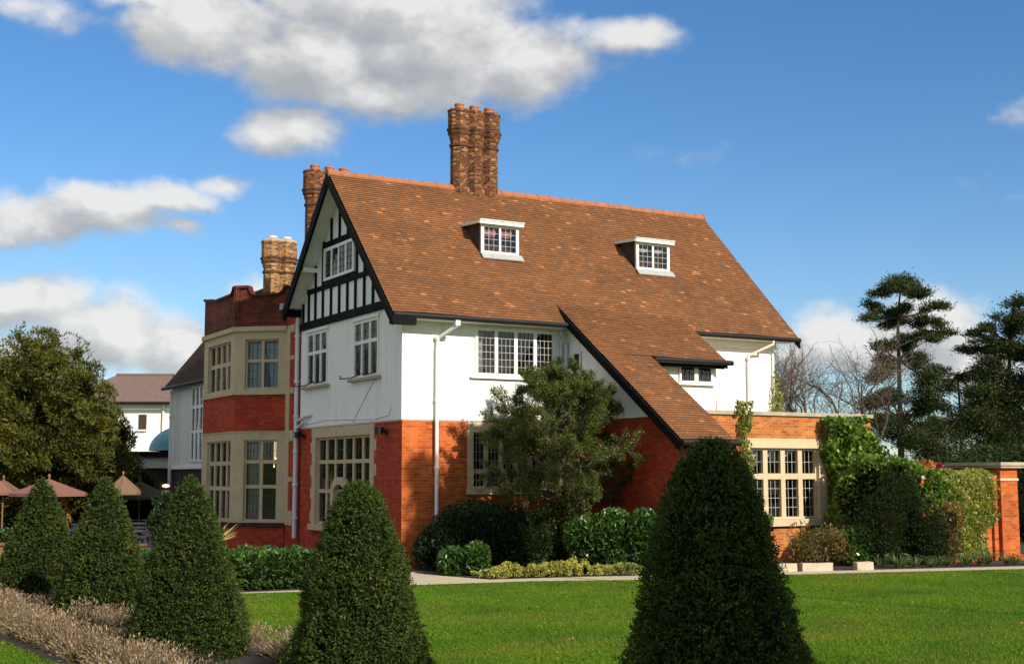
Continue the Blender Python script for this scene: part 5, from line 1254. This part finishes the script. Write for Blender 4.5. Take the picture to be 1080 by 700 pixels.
# ---- terrace pavilion with teal dome
def pavilion():
    d = 42; k = d/FPX; H = empty('terrace_pavilion', gz(155, d), 'dark open terrace pavilion with white fascia and teal domed roof', 'pavilion'); o_ = Vector(H.location)
    zt = lambda py: 1.75+(501-py)*k
    def Q(px, z, dd=0.): return at(px, 501, d)+FWH*dd-o_+Vector((0, 0, z-1.75))
    def bx(b, x0, x1, z0, z1, d0, d1): b.hexa([Q(x0, z0, d0), Q(x1, z0, d0), Q(x1, z0, d1), Q(x0, z0, d1), Q(x0, z1, d0), Q(x1, z1, d0), Q(x1, z1, d1), Q(x0, z1, d1)])
    b = MB(); bx(b, 112, 196, zt(493), zt(482), 0, 5); b.build('fascia', simple('grey_white_fascia', (.55, .53, .48), .7, .1, 5), H)
    b = MB(); bx(b, 108, 198, zt(482)+.003, zt(476), -.15, 5); b.build('roof_edge', M_timber, H)
    tm, h, bs, _ = newmat('teal_copper'); bs.inputs['Roughness'].default_value = .5
    tc = h.n('ShaderNodeTexCoord').outputs['Object']; h.put(bs.inputs['Base Color'], h.mix(h.noise(tc, 2, 4), (.03, .17, .22), (.06, .26, .30)))
    b = MB(); c = Q(186, zt(474), 2.4); n = 24; prof = [(math.cos(a), math.sin(a)) for a in np.linspace(0, math.pi/2*.97, 10)]
    b.lathe(c, [(1.0, 0)]+[(q[0], q[1]) for q in prof], n, 0); rx, rz = 50*k, 31*k
    b.v = [((x-c.x)*rx+c.x, (y-c.y)*rx+c.y, (z-c.z)*rz+c.z) for x, y, z in b.v]; b.build('dome', tm, H, smooth=True)
    b = MB(); bx(b, 100, 200, 0, zt(493), 4.6, 4.8); b.build('back_wall', M_dkwood, H)
    for px in (113, 143, 190):
        b = MB(); bx(b, px-1.2, px+1.2, 0, zt(493)-.003, .3, .4); b.build('post', M_timber, H)
    b = MB(); bx(b, 130, 142, .55, zt(508), 4.4, 4.59); b.build('wood_panel', M_wood, H)
    b = MB(); bx(b, 153, 175, zt(556), zt(517), .8, .9); b.build('white_panel', simple('blue_white_panel', (.55, .60, .66), .6, .06, 5), H)
    for x in (121, 136):
        b = MB(); b.tube([Q(x, zt(481), -.3), Q(x+6, zt(492), -.1)], .02, 6); b.build('stay', M_pipe, H)
    lm = bpy.data.materials.new('lamp_glow'); lm.use_nodes = True; bs = lm.node_tree.nodes['Principled BSDF']; bs.inputs['Emission Color'].default_value = (1, .78, .42, 1); bs.inputs['Emission Strength'].default_value = 1.6; bs.inputs['Base Color'].default_value = (.8, .7, .5, 1)
    b = MB(); c = Q(171, zt(512), .5); b.lathe(c, [(.02, -.06), (.10, -.04), (.13, 0), (.10, .035), (.02, .05)], 14); b.build('lamp', lm, H, smooth=True)
    b = MB(); b.tube([c+Vector((0, 0, .04)), c+Vector((0, 0, zt(494)-c.z))], .012, 6); b.build('lamp_rod', M_timber, H)
pavilion()

# ---- parasols
def fabric(name, col):
    mt = simple(name, col, .9, .06, 8); return mt
F_pink, F_brown, F_tan, F_dark = fabric('faded_pink_canvas', (.20, .085, .065)), fabric('brown_canvas', (.14, .075, .05)), fabric('tan_canvas', (.17, .10, .055)), fabric('dark_brown_canvas', (.075, .05, .036))
def parasol(px, py, d, rad, drop, mt, label, rot=0.):
    B = gz(px, d); T = empty('parasol', B, label, 'parasol', 'parasols on the terrace'); z = 1.75+(501-py)*d/FPX
    n = 8; b = MB(); vs = [(0, 0, z)]; rings = 4
    for i in range(1, rings+1):
        for k in range(n*2):
            a = rot+math.pi*k/n; f = i/rings; rr = rad*f*(1 if k % 2 == 0 else .945); sag = -.03*math.sin(f*math.pi)*(1 if k % 2 else .3)
            vs.append((rr*math.cos(a), rr*math.sin(a), z-drop*f+sag-(.0 if k % 2 == 0 else 0)))
    N = n*2
    fs = [(0, 1+k, 1+(k+1) % N) for k in range(N)]
    for i in range(rings-1):
        for k in range(N): fs.append((1+i*N+k, 1+(i+1)*N+k, 1+(i+1)*N+(k+1) % N, 1+i*N+(k+1) % N))
    lo = len(vs)
    for k in range(N): x, y, q = vs[1+(rings-1)*N+k]; vs.append((x*1.0, y*1.0, q-.07))
    for k in range(N): fs.append((1+(rings-1)*N+k, lo+k, lo+(k+1) % N, 1+(rings-1)*N+(k+1) % N))
    b.add(vs, fs); b.build('canopy', mt, T)
    p = MB(); p.tube([(0, 0, 0), (0, 0, z+.05)], .022, 8); p.build('pole', M_wood, T)
    f = MB(); f.lathe((0, 0, z+.03), [(.03, 0), (.035, .03), (.02, .06), (.005, .08)], 10); f.build('finial', M_wood, T)
    for k in range(n):
        a = rot+2*math.pi*k/n; r_b = MB(); r_b.tube([(.02*math.cos(a), .02*math.sin(a), z-.02), (rad*.97*math.cos(a), rad*.97*math.sin(a), z-drop-.015)], .008, 5); r_b.build('rib', M_wood, T)
    g_ = MB(); g_.lathe((0, 0, 0), [(.22, .0), (.22, .05), (.05, .08), (.04, .2)], 14); g_.build('base', M_gutter, T)
parasol(-4, 502, 29, .28*1.0+.1, .32, F_pink, 'pink parasol cut by the left edge of the picture', .2)
parasol(4, 504, 33, .46, .28, F_brown, 'brown parasol just behind the pink one at the left edge', .3)
parasol(52, 503.5, 28.5, .84, .31, F_pink, 'wide faded pink parasol above the leftmost yew cone', .1)
parasol(130, 500, 33, .50, .42, F_tan, 'tan parasol with pole between two yew cones', .5)
parasol(148, 506, 37, .98, .45, F_dark, 'dark brown parasol behind the tan one under the wall lamp', .35)

# ---- terrace furniture glimpsed between the cones
def planter(px, d, w_, h_, label):
    T = empty('wooden_planter', gz(px, d), label, 'planter'); T.rotation_euler.z = -YAW
    b = MB()
    for i in range(3): b.box(-w_/2, w_/2, -.20, .20, .03+i*h_/3, .03+(i+1)*h_/3-.012)
    b.build('box', M_wood, T)
    b = MB()
    b.box(-w_/2-.03, w_/2+.03, -.24, .24, h_+.025, h_+.06); b.build('rim', M_wood, T)
planter(0, 25.5, .42, .40, 'wooden planter at the left edge beside the leftmost cone'); planter(141, 25, .42, .40, 'wooden planter between the second and third cones')
def table(px, d, label):
    T = empty('garden_table', gz(px, d), label, 'table'); T.rotation_euler.z = .4
    b = MB(); b.lathe((0, 0, .52), [(.36, 0), (.38, .012), (.38, .03), (.36, .04)], 20); b.build('tabletop', M_steel, T)
    b = MB(); b.tube([(0, 0, .05), (0, 0, .52)], .03, 8); b.build('stem', M_gutter, T); b = MB(); b.lathe((0, 0, 0), [(.22, 0), (.22, .03), (.04, .06)], 16); b.build('foot', M_gutter, T)
def chair(px, d, rot, label):
    T = empty('terrace_chair', gz(px, d), label, 'chair', 'chairs on the terrace'); T.rotation_euler.z = rot
    b = MB(); b.box(-.19, .19, -.19, .19, .34, .37); b.build('seat', M_steel, T)
    for x in (-.17, .17):
        for y in (-.17, .17):
            b = MB(); b.tube([(x, y, .34), (x*1.1, y*1.15, 0)], .013, 6); b.build('leg', M_steel, T)
    b = MB(); b.tube([(-.18, .18, .36), (-.19, .24, .74), (.19, .24, .74), (.18, .18, .36)], .014, 6)
    b.build('back_frame', M_steel, T)
    for k in range(3):
        b = MB(); b.box(-.17, .17, .205+.02*k, .215+.02*k, .46+.09*k, .51+.09*k); b.build('back_slat', M_steel, T)
table(139, 29, 'round grey garden table between the second and third cones'); table(86, 29.5, 'round garden table between the first and second cones')
chair(144, 29.5, 1.0, 'metal terrace chair under the dark brown parasol'); chair(150, 30.5, 2.6, 'metal terrace chair in front of the white panel'); chair(84, 28, -.6, 'metal terrace chair between the first and second cones'); chair(91, 30, 2.2, 'metal terrace chair beside the second cone')
o = bush_mesh('low_hedge', [(x, 0, .35, .3, .3, .36) for x in np.arange(-1.6, .9, .35)], 5000, .07, .03, L_laurel, 121, rough=.04, freq=4, core=.86, loc=gz(4, 27.5)); o.rotation_euler.z = -YAW
tag(o, 'low leafy hedge under the parasols at the left edge', 'hedge')
o = bush_mesh('bright_shrub', [(0, 0, .22, .32, .25, .22), (.3, 0, .18, .2, .2, .18)], 1400, .06, .03, L_vine, 122, rough=.06, freq=5, core=.7, loc=gz(8, 23)); tag(o, 'yellow green shrub at the left edge beside the leftmost cone', 'shrub')
o = bush_mesh('bright_shrub', [(0, 0, .22, .32, .25, .24), (.35, 0, .2, .25, .2, .2)], 1600, .06, .03, L_laurel, 123, rough=.06, freq=5, core=.7, loc=gz(148, 23)); tag(o, 'bright leafy shrub between the second and third cones', 'shrub')
o = bush_mesh('autumn_climber', [(0, 0, .95, .16, .16, .3), (.06, 0, 1.25, .15, .15, .12), (-.05, 0, .4, .14, .14, .5)], 500, .07, .04, L_orange, 124, rough=.08, freq=5, core=.4, loc=gz(69, 28.8)); tag(o, 'orange leaved plant under the wide pink parasol', 'plant')
o = bush_mesh('potted_shrub', [(0, 0, 1.0, .28, .25, .36), (-.2, 0, .7, .25, .25, .3), (0, 0, .35, .2, .2, .36)], 1500, .10, .045, L_rhodo, 125, rough=.12, freq=4, core=.6, loc=gz(176, 31)); tag(o, 'dark leafy shrub in front of the white panel', 'shrub')

o = bush_mesh('shade_filler_hedge', [(x, 0, 1.0, .6, .5, 1.05) for x in np.arange(-4.2, 3.0, .6)], 9000, .14, .05, L_shrub, 126, rough=.10, freq=3, core=.9, loc=gz(60, 38.5)); o.rotation_euler.z = -YAW  # hedge added to darken the gap beneath the old yew
tag(o, 'added dark hedge standing in for the deep shade behind the parasols', 'hedge')
# ---- trees behind and to the right of the viewpoint: they shade the nearest cone and the brick corner
ET = empty('evergreen_tree', (-3.42, -24.6, 0), 'unseen dense evergreen tree behind the viewpoint, its crown widened to darken the nearest yew cone', 'tree')
o = bush_mesh('crown', [(0, 0, 5.9, .85, .95, 1.9), (0, 0, 4.6, .9, 1.0, 1.2), (0, 0, 7.2, .5, .6, .7), (1.9, -.3, 3.2, 1.3, 1.3, 2.0), (3.6, -.6, 2.8, 1.5, 1.4, 2.2), (.6, -.5, 2.2, 1.4, 1.4, 2.2)], 16000, .14, .05, L_shrub, 131, rough=.12, core=.88); o.parent = ET  # lower side crown added to block sky light from the nearest cone
b = MB(); b.tube([(0, 0, 0), (0, 0, 5)], [.16, .1], 10); b.build('trunk', M_barkdk, ET)

PT = empty('tall_pine', (5.35, -22.8, 0), 'tall slender pine on the lawn edge, casting dappled shade on the brick corner', 'tree')
o = bush_mesh('crown', [(-.15, 0, 13.9, .45, .5, .8), (-.5, 0, 13.0, .42, .45, .7), (.15, .1, 12.9, .45, .45, .8), (-.2, 0, 12.1, .55, .5, .8), (-.3, 0, 14.6, .25, .3, .4)], 2300, .20, .07, L_shrub, 132, rough=.2, freq=2.5, core=.62, shell=.6); o.parent = PT
b = MB(); b.tube([(0, 0, 0), (.05, 0, 6), (0, 0, 13)], [.06, .05, .04], 8); b.build('trunk', M_barkdk, PT)

# ---- short grass blades on the lawn
def in_poly(x, y, poly):
    c = np.zeros(len(x), bool); j = len(poly)-1
    for i in range(len(poly)):
        xi, yi = poly[i]; xj, yj = poly[j]
        hit = ((yi > y) != (yj > y)) & (x < (xj-xi)*(y-yi)/(yj-yi+1e-12)+xi); c ^= hit; j = i
    return c
def grass():
    r = np.random.default_rng(141); n = 420000
    dep = 8.5+(r.random(n)**1.25)*18; lat = (r.random(n)-.5)*2*.42*dep
    x = CAM.x+FWH.x*dep+rt0.x*lat; y = CAM.y+FWH.y*dep+rt0.y*lat
    ok = ~in_poly(x, y, path_front+path_back) & ~in_poly(x, y, bed) & ~in_poly(x, y, LAVBED) & ~((x < -2.5) & (y > -3.5)) & ~((y > -3.2))
    pf = np.array(path_front); ok &= (y < np.interp(x, pf[:, 0], pf[:, 1])-.01)
    x, y = x[ok], y[ok]; k = len(x); P = np.stack([x, y, np.full(k, .012)], 1)
    A = r.normal(size=(k, 3))*.55+np.array([0, 0, 1.0]); sz = r.uniform(.6, 1.4, k)
    v, q = leafquads(P, A, .034*sz, .007*sz); o = fast_mesh('grass', v, q, L_grass); o['kind'] = 'stuff'
grass()
def fallen():
    r = np.random.default_rng(151); n = 420; dep = 9+r.random(n)*15; lat = (r.random(n)-.5)*2*.42*dep
    x = CAM.x+FWH.x*dep+rt0.x*lat; y = CAM.y+FWH.y*dep+rt0.y*lat; pf = np.array(path_front); ok = (y < np.interp(x, pf[:, 0], pf[:, 1])) & ~in_poly(x, y, LAVBED); x, y = x[ok], y[ok]; k = len(x)
    A = r.normal(size=(k, 3)); A[:, 2] *= .3; f = np.array([[0, 0, 1.]])+r.normal(size=(k, 3))*.3
    v, q = leafquads(np.stack([x, y, np.full(k, .03)], 1), A, .05*r.uniform(.5, 1.2, k), .03*r.uniform(.5, 1.2, k), np.cross(A, f)); o = fast_mesh('fallen_leaves', v, q, L_autumn); o['kind'] = 'stuff'
fallen()
